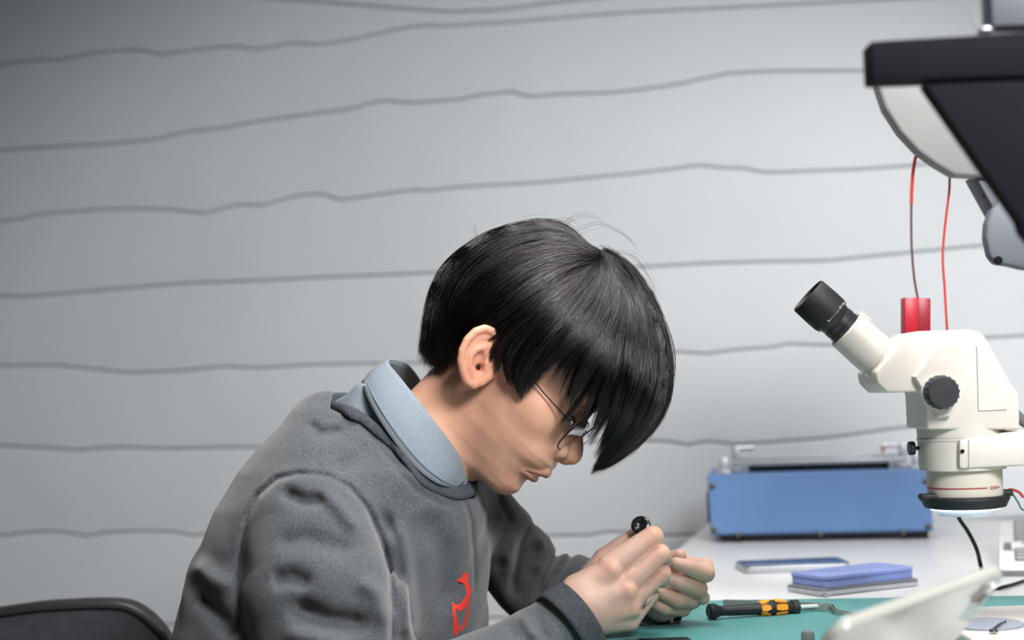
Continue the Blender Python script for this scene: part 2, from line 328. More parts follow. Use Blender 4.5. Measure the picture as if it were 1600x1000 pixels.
# eyepiece tubes: two side by side in depth
for yy, nm in ((-0.004, 0), (0.058, 1)):
    a0 = s.v(1373, 560, yy); a1 = s.v(1275, 473, yy); d = (a1 - a0); Lt = d.length; d.normalize()
    k = Lt / 0.0786
    b = bmesh.new(); lathe(b, [(0.0, -0.012), (0.0205, -0.012), (0.0205, 0.001), (0.0195, 0.001), (0.0195, 0.004), (0.0205, 0.004), (0.0198, 0.0395), (0.0188, 0.041), (0.0, 0.041)], a0, d, 48)
    tb = obj('eyepiece_tube', b, M['cream'], R, True, 30)
    b = bmesh.new(); pz = a0 + d * 0.034; q = d.cross(Vector((0, 1, 0))).normalized() * -1
    if q.z < 0: q = -q
    box(b, pz + q * 0.0195 + d * 0.001, (0.014, 0.012, 0.005), 0.001, 2, Vector((1, 0, 0)).rotation_difference(d).to_matrix()); obj('tube_clamp', b, M['cream'], tb)
    b = bmesh.new(); lathe(b, [(0.0, 0.040), (0.0165, 0.040), (0.0168, 0.0445), (0.0158, 0.045), (0.0158, 0.046), (0.0166, 0.0465), (0.0166, 0.052), (0.0158, 0.0525), (0.0168, 0.056), (0.0176, 0.062), (0.0176, 0.066), (0.0, 0.066)], a0, d, 48); ep = obj('eyepiece', b, M['blackp'], R, True, 30)
    b = bmesh.new(); lathe(b, [(0.0176, 0.0600), (0.0194, 0.0604), (0.0197, 0.070), (0.0193, 0.0875), (0.0182, 0.089), (0.016, 0.084), (0.010, 0.078), (0.0, 0.078)], a0, d, 48); obj('eyecup', b, M['blackr'], ep, True, 40)
    b = bmesh.new(); lathe(b, [(0.0192, 0.0618), (0.0196, 0.0622), (0.0192, 0.0626)], a0, d, 48)
    if nm == 0:
        # small white lettering around the eyepiece
        cu = bpy.data.curves.new('lettering', 'FONT'); cu.body = 'GSWH10X/22 W'; cu.size = 0.0032; cu.extrude = 0.0001; cu.align_x = 'CENTER'
        tx = bpy.data.objects.new('lettering', cu); COL.objects.link(tx); cu.materials.append(M['white']); tx.parent = ep
        xd = q; zd = -Vector((0, 1, 0)); yd = zd.cross(xd)
        p = a0 + d * 0.0595 + Vector((0, -0.0178, 0)) + q * 0.003
        tx.matrix_local = Matrix(((xd.x, yd.x, zd.x, p.x), (xd.y, yd.y, zd.y, p.y), (xd.z, yd.z, zd.z, p.z), (0, 0, 0, 1)))
    b.free()
# body below the head: turret ring, clamp, barrel
cz = lambda py: s.loc(1505, py, -0.0)[1]
CY = 0.003
rad = lambda pxw: pxw / 2 * s.O.__sub__(CAM).dot(FW) / FPX
def LR(prof, name, m, par=R, cx=1503.5, ang=30):
    c = s.v(cx, 700, 0); b = bmesh.new(); lathe(b, [(rad(w_), s.loc(cx, py)[1]) for w_, py in prof], (c.x, CY, 0), (0, 0, 1), 72); return obj(name, b, m, par, True, ang)
LR([(0, 664), (136, 664), (134, 682), (130, 684), (130, 686), (0, 686)], 'turret_ring', M['cream'], R, 1504)
LR([(0, 683), (136, 683), (136.5, 686), (134, 688), (134, 727), (132, 733), (0, 733)], 'clamp_ring', M['cream'], R, 1504)
LR([(0, 730), (116, 730), (116, 734), (115, 772), (111, 784), (0, 784)], 'objective_barrel', M['cream_d'], R, 1506)
bar = bpy.data.objects['objective_barrel']
# red line and lettering on the barrel
rb = rad(115.4); c0 = s.v(1506, 765); c0.x = s.v(1506, 700).x; c0.z = s.loc(1506, 765.5, -rb)[1]
def arc(px0, px1):
    cx = c0.x; x0_ = s.loc(px0, 765, -rb * .7)[0] - cx; x1_ = s.loc(px1, 765, -rb * .7)[0] - cx
    a0_ = math.asin(max(-1, min(1, x0_ / rb))); a1_ = math.asin(max(-1, min(1, x1_ / rb)))
    return [(cx + rb * math.sin(a0_ + (a1_ - a0_) * k / 16), CY - rb * math.cos(a0_ + (a1_ - a0_) * k / 16), c0.z + 0.0006) for k in range(17)]
for q0, q1 in ((1461, 1540), (1560, 1563)):
    b = bmesh.new(); tube(b, arc(q0, q1), 0.0006, 6); obj('red_line', b, M['mark'], bar)
for i, ch in enumerate('SZ40'):
    cu = bpy.data.curves.new('lettering', 'FONT'); cu.body = ch; cu.size = 0.0042; cu.extrude = 0.0001; cu.align_x = 'CENTER'; cu.materials.append(M['mark'])
    tx = bpy.data.objects.new('lettering', cu); COL.objects.link(tx); tx.parent = bar
    a = asin_((s.loc(1544 + i * 3.6, 765, -rb * .6)[0] - c0.x) / rb); tx.location = (c0.x + (rb + .0004) * math.sin(a), CY - (rb + .0004) * math.cos(a), c0.z - 0.001); tx.rotation_euler = (math.pi / 2, 0, a)
for i, ch in enumerate('86'):
    cu = bpy.data.curves.new('lettering', 'FONT'); cu.body = ch; cu.size = 0.0042; cu.extrude = 0.0001; cu.align_x = 'CENTER'; cu.materials.append(M['mark'])
    tx = bpy.data.objects.new('lettering', cu); COL.objects.link(tx); tx.parent = bar
    a = asin_((s.loc(1452 + i * 3, 765, -rb * .6)[0] - c0.x) / rb); tx.location = (c0.x + (rb + .0004) * math.sin(a), CY - (rb + .0004) * math.cos(a), c0.z - 0.001); tx.rotation_euler = (math.pi / 2, 0, a)
# clamp body flat, screw hole, thumb screw, arm to the right
A = L([(1499, 686), (1600, 673), (1760, 668), (1760, 722), (1600, 728), (1512, 733), (1499, 733)], -0.041)
b = bmesh.new(); prism(b, A, -0.040, 0.036, 0.004, 2); obj('boom_arm', b, M['cream'], R, True, 40)
b = bmesh.new(); c = s.v(1504, 705, -0.0405); lathe(b, [(0, -0.0004), (0.0018, -0.0004), (0.0018, 0.002)], c, (0, 1, 0), 20); obj('set_screw', b, M['glassd'], R)
b = bmesh.new(); tube(b, [s.v(1513.5, 687, -0.0403), s.v(1513.5, 732, -0.0403)], 0.0003, 6); obj('clamp_seam', b, M['mgrey'], R)
c = s.v(1437, 700, CY); b = bmesh.new(); lathe(b, [(0, -0.001), (0.0018, -0.001), (0.0018, 0.006), (0.0062, 0.006), (0.0065, 0.007), (0.0065, 0.0105), (0.0060, 0.0115), (0, 0.0115)], c + Vector((0.001, 0, 0)), (-1, 0, 0), 28); obj('thumb_screw', b, M['blackp'], R)
# post behind the frame edge, base with stage plate
pz = s.v(1720, 700, 0); b = bmesh.new(); lathe(b, [(0.016, 0.012), (0.016, 0.40), (0.014, 0.405), (0, 0.405)], (pz.x, 0, 0), (0, 0, 1), 32); obj('stand_post', b, M['steel'], R)
b = bmesh.new(); box(b, (pz.x, 0, s.v(1720, 700)[2]), (0.075, 0.085, 0.075), 0.008, 3); obj('boom_clamp', b, M['cream'], R)
# LED ring light under the objective
def LRp(prof, name, m, par=R, ang=30):
    return LR(prof, name, m, par, 1505, ang)
rlt = LRp([(112, 774), (128, 774), (136, 776), (137, 779), (124, 792), (96, 795), (96, 780)], 'ring_light_housing', M['blackr'])
b = bmesh.new(); c = s.v(1437, 776, 0)
box(b, c + Vector((0.006, -0.006, 0.0)), (0.016, 0.014, 0.006), 0.002, 2); obj('cable_clip', b, M['blackr'], rlt)
b = bmesh.new(); box(b, s.v(1570, 770, 0), (0.012, 0.016, 0.006), 0.002, 2); obj('cable_clip', b, M['blackr'], rlt)
LRp([(0, 789), (108, 789), (106, 796), (90, 797), (0, 797)], 'led_ring', M['led'], rlt)
LRp([(60, 797), (86, 797), (86, 803), (84, 805), (62, 805)], 'led_guard', M['clear'], rlt)
# wires of the ring light
b = bmesh.new(); tube(b, [s.v(1570, 768, 0.01), s.v(1580, 765, 0.0), s.v(1592, 769, 0), s.v(1606, 777, 0), s.v(1650, 760, 0.01), s.v(1712, 740, 0.0)], 0.0013, 8, sm=6); obj('wire', b, M['redwire'], R)
b = bmesh.new(); tube(b, [s.v(1572, 769, 0.012), s.v(1582, 772, 0.005), s.v(1591, 785, 0.005), s.v(1602, 798, 0.006), s.v(1650, 800, 0.01), s.v(1712, 760, 0.0)], 0.0009, 8, sm=6); obj('wire', b, M['greenwire'], R)
# grey hose behind
b = bmesh.new(); tube(b, [s.v(1564, 630, 0.012), s.v(1577, 640, 0.012), s.v(1590, 650, 0.012), s.v(1610, 664, 0.02), s.v(1690, 690, 0.03)], 0.0050, 14, sm=5); obj('grey_hose', b, M['gdisc'], R)
b = bmesh.new(); tube(b, [s.v(1578, 640, 0.012), s.v(1586, 646, 0.012)], 0.0062, 14); obj('hose_fitting', b, M['mgrey'], R)
# base board and round stage plate
bc = s.w2l(on_z(1560, 976)); 
ye = s.w2l(on_z(1580, 948, DESK + 0.012)).y; b = bmesh.new(); box(b, (bc.x + 0.06, ye - 0.09, 0.0085), (0.26, 0.18, 0.010), 0.003, 3); obj('base_board', b, M['cream'], R)
dc = s.w2l(on_z(1550, 974, DESK + 0.015)); b = bmesh.new(); lathe(b, [(0, -0.001), (0.0335, -0.001), (0.0335, 0.0005), (0.0328, 0.001), (0, 0.001)], (dc.x - 0.006, dc.y, 0.0148), (0, 0, 1), 64); st = obj('stage_plate', b, M['disc'], R)
c1 = s.w2l(on_z(1552, 984, DESK + 0.017)); c2 = s.w2l(on_z(1571, 971, DESK + 0.017))
b = bmesh.new(); tube(b, [c1, (c1 + c2) / 2 + Vector((0, 0, .001)), c2], [0.0014, 0.0011, 0.0003], 8, sm=4); lathe(b, [(0, 0), (0.004, 0), (0.003, 0.002), (0, 0.0025)], c1 - Vector((0, 0, 0.0015)), (0, 0, 1), 16); obj('stage_clip', b, M['blackp'], st)

# black cable from behind the ring down to the bench and off to the right
q = [P(1497, 806, 1.62), P(1512, 830, 1.62), P(1526, 858, 1.62), P(1534, 890, 1.62)]
g = on_z(1545, 925) + Vector((0, 0, 0.003)); 
pts = q + [g, on_z(1570, 921) + Vector((0, 0, .003)), on_z(1600, 912) + Vector((0, 0, .003)), on_z(1660, 890) + Vector((0, 0, .003))]
b = bmesh.new(); tube(b, [P(1490, 770, 1.62)] + pts, 0.0021, 10, sm=8); o = obj('power_cable', b, M['blackr']); tag(o, 'black cable drooping behind the microscope and running right over the bench', 'cable')

for o_ in [o for o in bpy.data.objects if o.type == 'FONT']: text_to_mesh(o_)
# ------------------------------------------------------------------ white instrument at the right edge
s = Fr(1570, 898, base=on_z(1563, 901), yaw=-0.31); R = s.root('bench_instrument', 'white instrument with grey slider, cut by the right edge', 'instrument')
zt = s.loc(1563, 808, 0.09)[1]; xa = 0.0
b = bmesh.new(); box(b, (0.11, 0.13, 0.0035), (0.22, 0.26, 0.006), 0.001); obj('foot_block', b, M['mgrey'], R)
b = bmesh.new(); box(b, (0.108, 0.082, 0.0395 ), (0.225, 0.16, 0.040), 0.003); 
pts = [(0, 0.001), (0.16, 0.001), (0.16, 0.075), (0, 0.022)]
b.free(); b = bmesh.new(); t = bmesh.new()
prof = [(-0.002, 0.0066), (0.28, 0.0066), (0.28, 0.040), (-0.002, 0.0125)]     # (y, z) sloped face
v0 = [t.verts.new((-0.001, y, z)) for y, z in prof]; v1 = [t.verts.new((0.22, y, z)) for y, z in prof]; t.faces.new(v0); t.faces.new(v1[::-1])
for i in range(4): t.faces.new((v0[i], v1[i], v1[(i + 1) % 4], v0[(i + 1) % 4]))
bmesh.ops.recalc_face_normals(t, faces=t.faces); bevel(t, 0.002); merge(b, t); obj('sloped_case', b, M['device'], R)
sl = math.atan2(0.0275, 0.282); rm = Matrix.Rotation(sl, 3, 'X')
def onf(x, y, h=0.0): z = 0.0125 + (y + 0.002) * 0.0275 / 0.282; return (x, y - h * math.sin(sl), z + h * math.cos(sl))
b = bmesh.new(); box(b, onf(0.026, 0.15, 0.001), (0.017, 0.25, 0.003), 0.0008, 1, rm); obj('slider_track', b, M['mgrey'], R)
for k in range(12):
    if k in (3, 4): continue
    b = bmesh.new(); box(b, onf(0.026, 0.035 + k * 0.020, 0.0028), (0.012, 0.0015, 0.001), 0, 1, rm); obj('track_rib', b, M['device'], R)
b = bmesh.new(); box(b, onf(0.032, 0.100, 0.004), (0.036, 0.022, 0.006), 0.001, 2, rm); sl_ = obj('slider', b, M['device'], R)
b = bmesh.new(); box(b, onf(0.010, 0.100, 0.003), (0.010, 0.020, 0.006), 0.001, 2, rm); obj('slider_stop', b, M['mgrey'], sl_)
b = bmesh.new(); box(b, onf(0.034, 0.100, 0.0072), (0.014, 0.006, 0.0006), 0, 1, rm); obj('slider_mark', b, M['glassd'], sl_)

# ------------------------------------------------------------------ phones and trays on the bench
def slab(bm, w_, d_, h_, r_, z=0, bev=0.001):
    pts = []
    for cx, cy, a0 in ((w_ / 2 - r_, d_ / 2 - r_, 0), (-w_ / 2 + r_, d_ / 2 - r_, 90), (-w_ / 2 + r_, -d_ / 2 + r_, 180), (w_ / 2 - r_, -d_ / 2 + r_, 270)):
        for k in range(6): a = math.radians(a0 + k * 18); pts.append((cx + r_ * math.cos(a), cy + r_ * math.sin(a)))
    return prism(bm, pts, z, z + h_, bev, 2, 'z')
def quadframe(p00, p10, p01):
    """centre, rotation, size of a rectangle through near-left, near-right, far-left points on the bench"""
    X = (p10 - p00); X.z = 0; wd = X.length; rz = math.atan2(X.y, X.x); Yv = Vector((-math.sin(rz), math.cos(rz), 0)); dp = (p01 - p00).dot(Yv)
    return p00 + X / 2 + Yv * dp / 2, rz, wd, dp
c, rz, wd, dp = quadframe(on_z(1174, 903), on_z(1345, 896), on_z(1188, 880))
R = empty('smartphone', c, rz, 'dark navy glass phone lying flat in front of the blue machine', 'phone')
b = bmesh.new(); slab(b, wd, 0.068, 0.0075, 0.008, 0.0005); obj('frame', b, M['alu'], R)
b = bmesh.new(); slab(b, wd - 0.002, 0.066, 0.0012, 0.008, 0.0081, 0.0004); obj('screen', b, M['phoneb'], R)
b = bmesh.new(); slab(b, 0.012, 0.012, 0.0010, 0.003, 0.0094, 0.0003); bmesh.ops.translate(b, vec=(-wd / 2 + 0.012, 0.018, 0), verts=b.verts); obj('camera_bump', b, M['glassd'], R)
# clear tray + silver phone + periwinkle box
c, rz, wd, dp = quadframe(on_z(1313, 937), on_z(1462, 920), on_z(1262, 914))
rz += 0.02
R = empty('silver_phone', c + Vector((0, 0, 0.0008)), rz, 'silver edged phone lying under the periwinkle plastic box', 'phone')
b = bmesh.new(); slab(b, wd + 0.008, 0.066, 0.0022, 0.008, 0.0005, 0.0006); obj('glass_back', b, M['clear'], R)
b = bmesh.new(); slab(b, wd + 0.010, 0.068, 0.0042, 0.009, 0.0028, 0.001); obj('frame', b, M['steel'], R)
b = bmesh.new(); slab(b, wd + 0.007, 0.065, 0.0010, 0.008, 0.0071, 0.0003); obj('screen', b, M['alu'], R)
R = empty('plastic_box', c + Vector((0, 0, 0.0092)), rz + 0.03, 'periwinkle blue plastic box resting on the silver phone', 'box')
b = bmesh.new(); slab(b, wd - 0.002, 0.062, 0.0085, 0.007, 0.0, 0.0015); obj('tray', b, M['lilac'], R)
b = bmesh.new(); slab(b, wd, 0.064, 0.0045, 0.008, 0.0086, 0.0018); obj('lid', b, M['lilac'], R)
# small metal probes left of it
for i, (a, bb, lb) in enumerate((((1252, 922), (1292, 934), 'small steel probe tip lying beside the periwinkle box, nearer one'), ((1256, 911), (1275, 913), 'short steel pin behind the probe, by the periwinkle box'))):
    p, q = on_z(*a) + Vector((0, 0, .0022)), on_z(*bb) + Vector((0, 0, .0022)); bm_ = bmesh.new(); tube(bm_, [p, (p + q) / 2, q], [0.0009, 0.0016, 0.0016], 10); o = obj('steel_probe', bm_, M['steel']); tag(o, lb, 'probe')

# ------------------------------------------------------------------ tweezers
pa, pb, pc, pd = (on_z(x, y, ZM + 0.004) for x, y in ((1131, 944), (1299, 949), (1306, 954), (1350, 957)))
R = empty('tweezers', pa, 0, 'bent steel tweezers lying at the far edge of the teal mat', 'tweezers')
for sgn in (-1, 1):
    b = bmesh.new(); path = [pa, pa + (pb - pa) * 0.5, pb, pc, pd]; hts = [0.0042, 0.0044, 0.0030, 0.0024, 0.0006]
    dr = (pd - pa).normalized(); side = Vector((-dr.y, dr.x, 0)); so = [0.0008, 0.0040, 0.0030, 0.0024, 0.0004]; zz_ = [0.0006, 0.0006, 0.0002, -0.001, -0.0028]
    vs = []
    for p, w_, q_, z_ in zip(path, hts, so, zz_):
        q = p - pa + side * (q_ * sgn + 0.0); vs.append([b.verts.new(q + Vector((0, 0, z_ + w_ * k)) + side * t_) for k, t_ in ((-1, -.0006), (1, -.0006), (1, .0006), (-1, .0006))])
    for A, B in zip(vs, vs[1:]):
        for k in range(4): b.faces.new((A[k], A[(k + 1) % 4], B[(k + 1) % 4], B[k]))
    b.faces.new(vs[0]); b.faces.new(vs[-1][::-1]); obj('prong', b, M['tweez'], R, True, 20)

# ------------------------------------------------------------------ precision screwdriver on the mat
p0, p1 = on_z(1107, 969, ZM), on_z(1304, 953, ZM)
p0 = p0 + Vector((0, 0, 0.0085)); p1 = p1 + Vector((0, 0, 0.0050)); dr = (p1 - p0); Ls = dr.length; dr.normalize(); kx = Ls / 0.1285
R = empty('precision_screwdriver', p0 - Vector((0, 0, 0.0085)), 0, 'black and orange precision screwdriver lying on the teal mat', 'screwdriver')
off = Vector((0, 0, 0.0085))
def LS(prof, name, m, par, n=32): b = bmesh.new(); lathe(b, [(r, t * kx) for r, t in prof], off, dr, n); return obj(name, b, m, par, True, 35)
LS([(0, 0.0), (0.0060, 0.0), (0.0078, 0.0012), (0.0080, 0.006), (0.0062, 0.0095), (0.0052, 0.012), (0, 0.012)], 'swivel_cap', M['blackp'], R)
LS([(0, 0.0122), (0.0050, 0.0122), (0.0050, 0.019), (0.0054, 0.021), (0.0058, 0.050), (0.0080, 0.058), (0.0082, 0.066), (0.0066, 0.078), (0.0060, 0.0795), (0.0060, 0.083), (0.0074, 0.084), (0.0078, 0.090), (0.0055, 0.0915), (0, 0.0915)], 'handle', M['blackp'], R)
LS([(0, 0.0915), (0.0019, 0.0915), (0.0019, 0.116), (0.0013, 0.117), (0, 0.117)], 'blade_shaft', M['bright'], R)
LS([(0, 0.117), (0.0018, 0.117), (0.0014, 0.123), (0.0003, 0.1285), (0, 0.1285)], 'blade_tip', M['glassd'], R)
side = dr.cross(Vector((0, 0, 1))).normalized(); upv = side.cross(dr)
for k in range(6):
    a = k * math.pi / 3 + 0.3; nr = upv * math.cos(a) + side * math.sin(a); tg = dr.cross(nr)
    for (t0, t1, r0, r1) in ((0.0515, 0.060, 0.0064, 0.0086), (0.0655, 0.0775, 0.0087, 0.0072)):
        b = bmesh.new(); vs = []
        for t_, r_, w_ in ((t0, r0, 0.0026), ((t0 + t1) / 2, (r0 + r1) / 2 + 0.0002, 0.0034), (t1, r1, 0.0016 if t0 < 0.06 else 0.0026)):
            c = off + dr * (t_ * kx); vs.append([b.verts.new(c + nr * (r_ + h) + tg * (w_ * q_)) for q_, h in ((-1, -0.001), (-1, 0.0004), (1, 0.0004), (1, -0.001))])
        for A, B in zip(vs, vs[1:]):
            for i in range(4): b.faces.new((A[i], A[(i + 1) % 4], B[(i + 1) % 4], B[i]))
        b.faces.new(vs[0]); b.faces.new(vs[-1][::-1]); obj('grip_inlay', b, M['orange'], R, False)

# phone lying at the bottom edge of the picture
c = on_z(1040, 1040, ZM)
R = empty('flat_phone', c, YAW + 0.03, 'thin silver rimmed phone on the mat below the hands, cut by the bottom edge', 'phone')
pw = (on_z(1096, 999, ZM) - on_z(985, 999, ZM)).length + 0.004; fy = (on_z(1040, 996, ZM + .008) - c).length - 0.004
b = bmesh.new(); slab(b, pw, 2 * fy, 0.0075, 0.008, 0.0003); obj('frame', b, M['alu'], R)
b = bmesh.new(); slab(b, pw - 0.003, 2 * fy - 0.003, 0.0008, 0.007, 0.0079, 0.0003); obj('screen', b, M['glassd'], R)
# small black pin standing at the bottom edge
c = on_z(1263, 1012, ZM); b = bmesh.new(); lathe(b, [(0, 0), (0.006, 0), (0.006, 0.012), (0.0045, 0.0145), (0, 0.015)], (0, 0, 0), (0, 0, 1), 24)
o = obj('bottle_cap', b, M['mgrey']); o.location = c + Vector((0, 0, 0.0002)); tag(o, 'small dark grey cap on the mat at the bottom edge', 'cap')

# ------------------------------------------------------------------ cream phone in the foreground, leaning on a stand
D = 0.93
A = [P(1300, 1012, D + .02), P(1345, 950, D + .02), P(1562, 890, D + .12), P(1500, 1075, D + .10)]
s0 = P(1330, 968, D); s1 = P(1562, 886, D + 0.10); Xv = (s1 - s0).normalized()
dn = (P(1285, 1080, D + 0.075) - P(1318, 960, D)).normalized(); Nv = Xv.cross(dn).normalized(); Yv = Nv.cross(Xv).normalized()
if Nv.dot(FW) > 0: Nv = -Nv
Yv = Nv.cross(Xv)
if Yv.z < 0: Xv2 = Xv; Yv = -Yv
wd = (s1 - s0).length + 0.020; hd_ = 0.086
ctr = s0 + Xv * (wd / 2 - 0.012) - Yv * hd_ / 2
Mx = Matrix(((Xv.x, Yv.x, 0, ctr.x), (Xv.y, Yv.y, 0, ctr.y), (Xv.z, Yv.z, 0, ctr.z), (0, 0, 0, 1)))
Zv = Xv.cross(Yv)
for i in range(3): Mx[i][2] = Zv[i]
R = bpy.data.objects.new('leaning_phone', None); COL.objects.link(R); R.matrix_world = Mx
tag(R, 'large cream backed phone tilted in the right foreground, out of focus', 'phone')
zs = 1 if Zv.dot(FW) < 0 else -1
b = bmesh.new(); slab(b, wd, hd_, 0.0082, 0.014, -0.0041, 0.0026); obj('phone_back', b, M['phonew'], R)
b = bmesh.new(); slab(b, wd - 0.004, hd_ - 0.004, 0.0006, 0.013, -zs * 0.0042 - 0.0003, 0.0001); obj('screen', b, M['glassd'], R)
cx_, cy_ = wd / 2 - 0.014, hd_ / 2 - 0.018
b = bmesh.new(); slab(b, 0.015, 0.024, 0.0014, 0.007, 0, 0.0004); bmesh.ops.translate(b, vec=(cx_, cy_, zs * 0.0041 if zs > 0 else -0.0055), verts=b.verts); cb = obj('camera_bump', b, M['phonew'], R)
for k in (-1, 1):
    b = bmesh.new(); lathe(b, [(0, 0), (0.0046, 0), (0.0046, 0.0022), (0.0036, 0.0024), (0, 0.0018)], (cx_, cy_ + k * 0.0058, zs * 0.0044), (0, 0, zs), 24); obj('camera_lens', b, M['glassd'] if k < 0 else M['steel'], cb)
# wire stand that carries it
st = bmesh.new(); foot = P(1420, 1060, D + 0.12); 
low = ctr - Yv * (hd_ / 2) ; bz = DESK + 0.004
R2 = empty('phone_stand', (ctr.x, ctr.y, DESK), 0, 'grey metal stand holding the leaning cream phone', 'stand')
sdp = lambda v_: v_ - Vector((ctr.x, ctr.y, DESK))
lowc = low + Zv * (-zs * 0.010)
b = bmesh.new(); lathe(b, [(0, 0), (0.045, 0), (0.045, 0.006), (0.04, 0.008), (0, 0.008)], sdp(Vector((lowc.x, lowc.y, DESK + 0.0002))), (0, 0, 1), 40); obj('stand_base', b, M['mgrey'], R2)
b = bmesh.new(); tube(b, [sdp(Vector((lowc.x, lowc.y, DESK + 0.007))), sdp(lowc + Zv * (-zs * 0.0) + Yv * 0.02), sdp(ctr + Zv * (-zs * 0.0105))], 0.004, 12); obj('stand_stem', b, M['mgrey'], R2)

# ------------------------------------------------------------------ dark bracket, pale hood, grey motor disc, red holder and wires (upper right)
s = Fr(1400, 130, 0.98); 
R = empty('dark_bracket', (s.O.x, s.O.y, DESK), s.rz, 'dark navy wedge bracket with flat top plate at the upper right', 'bracket')
zo = s.O.z - DESK
def up_(pts, y=0): return [(x, z + zo) for x, z in (s.loc(a, b_, y) for a, b_ in pts)]
b = bmesh.new(); prism(b, up_([(1360, 64), (1800, 38), (1800, 112), (1363, 127)]), 0, 0.024, 0.002); obj('top_plate', b, M['navy'], R)
b = bmesh.new(); prism(b, up_([(1447, 128), (1800, 112), (1800, 610), (1602, 360), (1598, 345)]), 0.004, 0.020, 0.0015); obj('gusset_plate', b, M['navy'], R)
b = bmesh.new(); x_ = up_([(1770, 200)])[0][0]; box(b, (x_, 0.05, (zo + 0.19) / 2 + 0.002), (0.05, 0.05, zo + 0.19), 0.003); obj('post', b, M['navy'], R)
b = bmesh.new(); box(b, (x_, 0.04, 0.006), (0.12, 0.12, 0.011), 0.002); obj('post_foot', b, M['navy'], R)
a, b_ = up_([(1551, 50)], 0.001)[0], up_([(1700, -60)], 0.001)[0]
bb = bmesh.new(); box(bb, ((a[0] + b_[0]) / 2, 0.012, (a[1] + b_[1]) / 2 + 0.0035), (b_[0] - a[0], 0.022, b_[1] - a[1]), 0.002)
o = obj('control_box', bb, M['gdisc']); o.location = R.location; o.rotation_euler = R.rotation_euler; tag(o, 'slate grey box standing on the dark bracket plate at the top edge', 'box')
c = up_([(1547, 52)], 0.008)[0]; bb = bmesh.new(); box(bb, (c[0] - 0.002, 0.010, c[1] + 0.0022), (0.009, 0.012, 0.003), 0.001)
tube(bb, [(c[0] - 0.005, 0.010, c[1] + 0.002), (c[0] - 0.011, 0.010, c[1] + 0.010), (c[0] - 0.010, 0.010, c[1] + 0.035)], 0.0005, 6, sm=4)
o = obj('cable_tag', bb, M['alu']); o.location = R.location; o.rotation_euler = R.rotation_euler; tag(o, 'small white tag with thin wire on top of the dark bracket', 'tag')

s = Fr(1450, 180, 1.62); R = empty('lamp_hood', s.O, s.rz, 'pale grey rounded machine hood hanging behind the dark bracket', 'hood')
oc = [(1372, 90), (1371, 132), (1384, 170), (1408, 207), (1436, 237), (1462, 256), (1492, 274), (1530, 276), (1650, 276), (1760, 276), (1760, 90)]
b = bmesh.new(); prism(b, [s.loc(*p) for p in oc], 0, 0.025, 0.004, 3); hood = obj('shell', b, M['hood'], R, True, 40)
b = bmesh.new(); prism(b, [s.loc(*p) for p in [(1528, 272), (1560, 330), (1600, 400), (1660, 400), (1600, 272)]], 0.01, 0.05, 0.002); obj('mounting_strut', b, M['gdisc'], R)
b = bmesh.new(); lathe(b, [(0, 0), (0.0035, 0), (0.0042, 0.004), (0.003, 0.009), (0, 0.010)], s.v(1548, 308, 0.02), (-1, 0, 0.1), 16); obj('hinge_screw', b, M['screw'], R)
b = bmesh.new(); box(b, s.v(1745, 180, 0.05) + Vector((0, 0, -(s.O.z - DESK) / 2 + 0.04)), (0.04, 0.04, (s.O.z - DESK) + 0.06), 0.003)
obj('support_post', b, M['gdisc'], R)
R3 = empty('motor_housing', s.O, s.rz, 'slate grey rounded plate with one screw, below the dark bracket', 'housing')
gp = [(1540, 372), (1541, 350), (1548, 330), (1560, 316), (1576, 308), (1680, 306), (1680, 422), (1601, 421), (1576, 415), (1556, 412), (1546, 400)]
b = bmesh.new(); prism(b, [s.loc(a_, b2, -0.01) for a_, b2 in gp], -0.012, 0.006, 0.003, 3); gm = obj('cover_plate', b, M['gdisc'], R3, True, 40)
b = bmesh.new(); lathe(b, [(0, 0.0018), (0.0022, 0.0018), (0.0026, 0.001), (0.0042, 0.0012), (0.0046, 0), (0.0046, -0.001), (0, -0.001)], s.v(1560, 407, -0.0125), (0, -1, 0), 24); obj('bolt', b, M['navy'], R3)

# red holder hung on wires from the hood
s = Fr(1434, 500, 1.64)
b = bmesh.new(); pts = [s.v(1443, 229, 0.012), s.v(1431, 245, 0.012), s.v(1425, 290, 0.008), s.v(1424, 370, 0.004), s.v(1428, 430, 0.002), s.v(1434, 466, 0.002)]
k = 3
R = s.root('red_holder', 'small red plastic block hanging on a wire behind the microscope', 'block')
b.free(); b = bmesh.new(); prism(b, [s.loc(*p) for p in [(1413, 465), (1434, 465), (1434, 523), (1413, 523)]], -0.002, 0.016, 0.0006); obj('front_half', b, M['red'], R)
b = bmesh.new(); prism(b, [s.loc(*p) for p in [(1435, 465), (1455, 466), (1455, 523), (1435, 523)]], 0.002, 0.014, 0.0006); obj('back_half', b, mat('dark_red_plastic', (138, 22, 42), 0.4), R)
P_ = spline(pts, 8)
b = bmesh.new(); tube(b, P_[:20], 0.0018, 8); obj('red_sleeve', b, M['redwire'], R)
b = bmesh.new(); tube(b, P_[19:], 0.0013, 8); obj('wire', b, M['brownwire'], R)
pts = [s.v(1484, 268, 0.012), s.v(1483, 300, 0.012), s.v(1477, 350, 0.01), s.v(1473, 400, 0.01), s.v(1476, 450, 0.01), s.v(1480, 516, 0.012), s.v(1484, 560, 0.03), s.v(1500, 620, 0.06)]
b = bmesh.new(); tube(b, pts, 0.0013, 8, sm=8); o = obj('hanging_wire', b, M['redwire']); o.location = s.O; o.rotation_euler = (0, 0, s.rz); tag(o, 'thin red wire hanging down behind the microscope, right of the red block', 'wire')

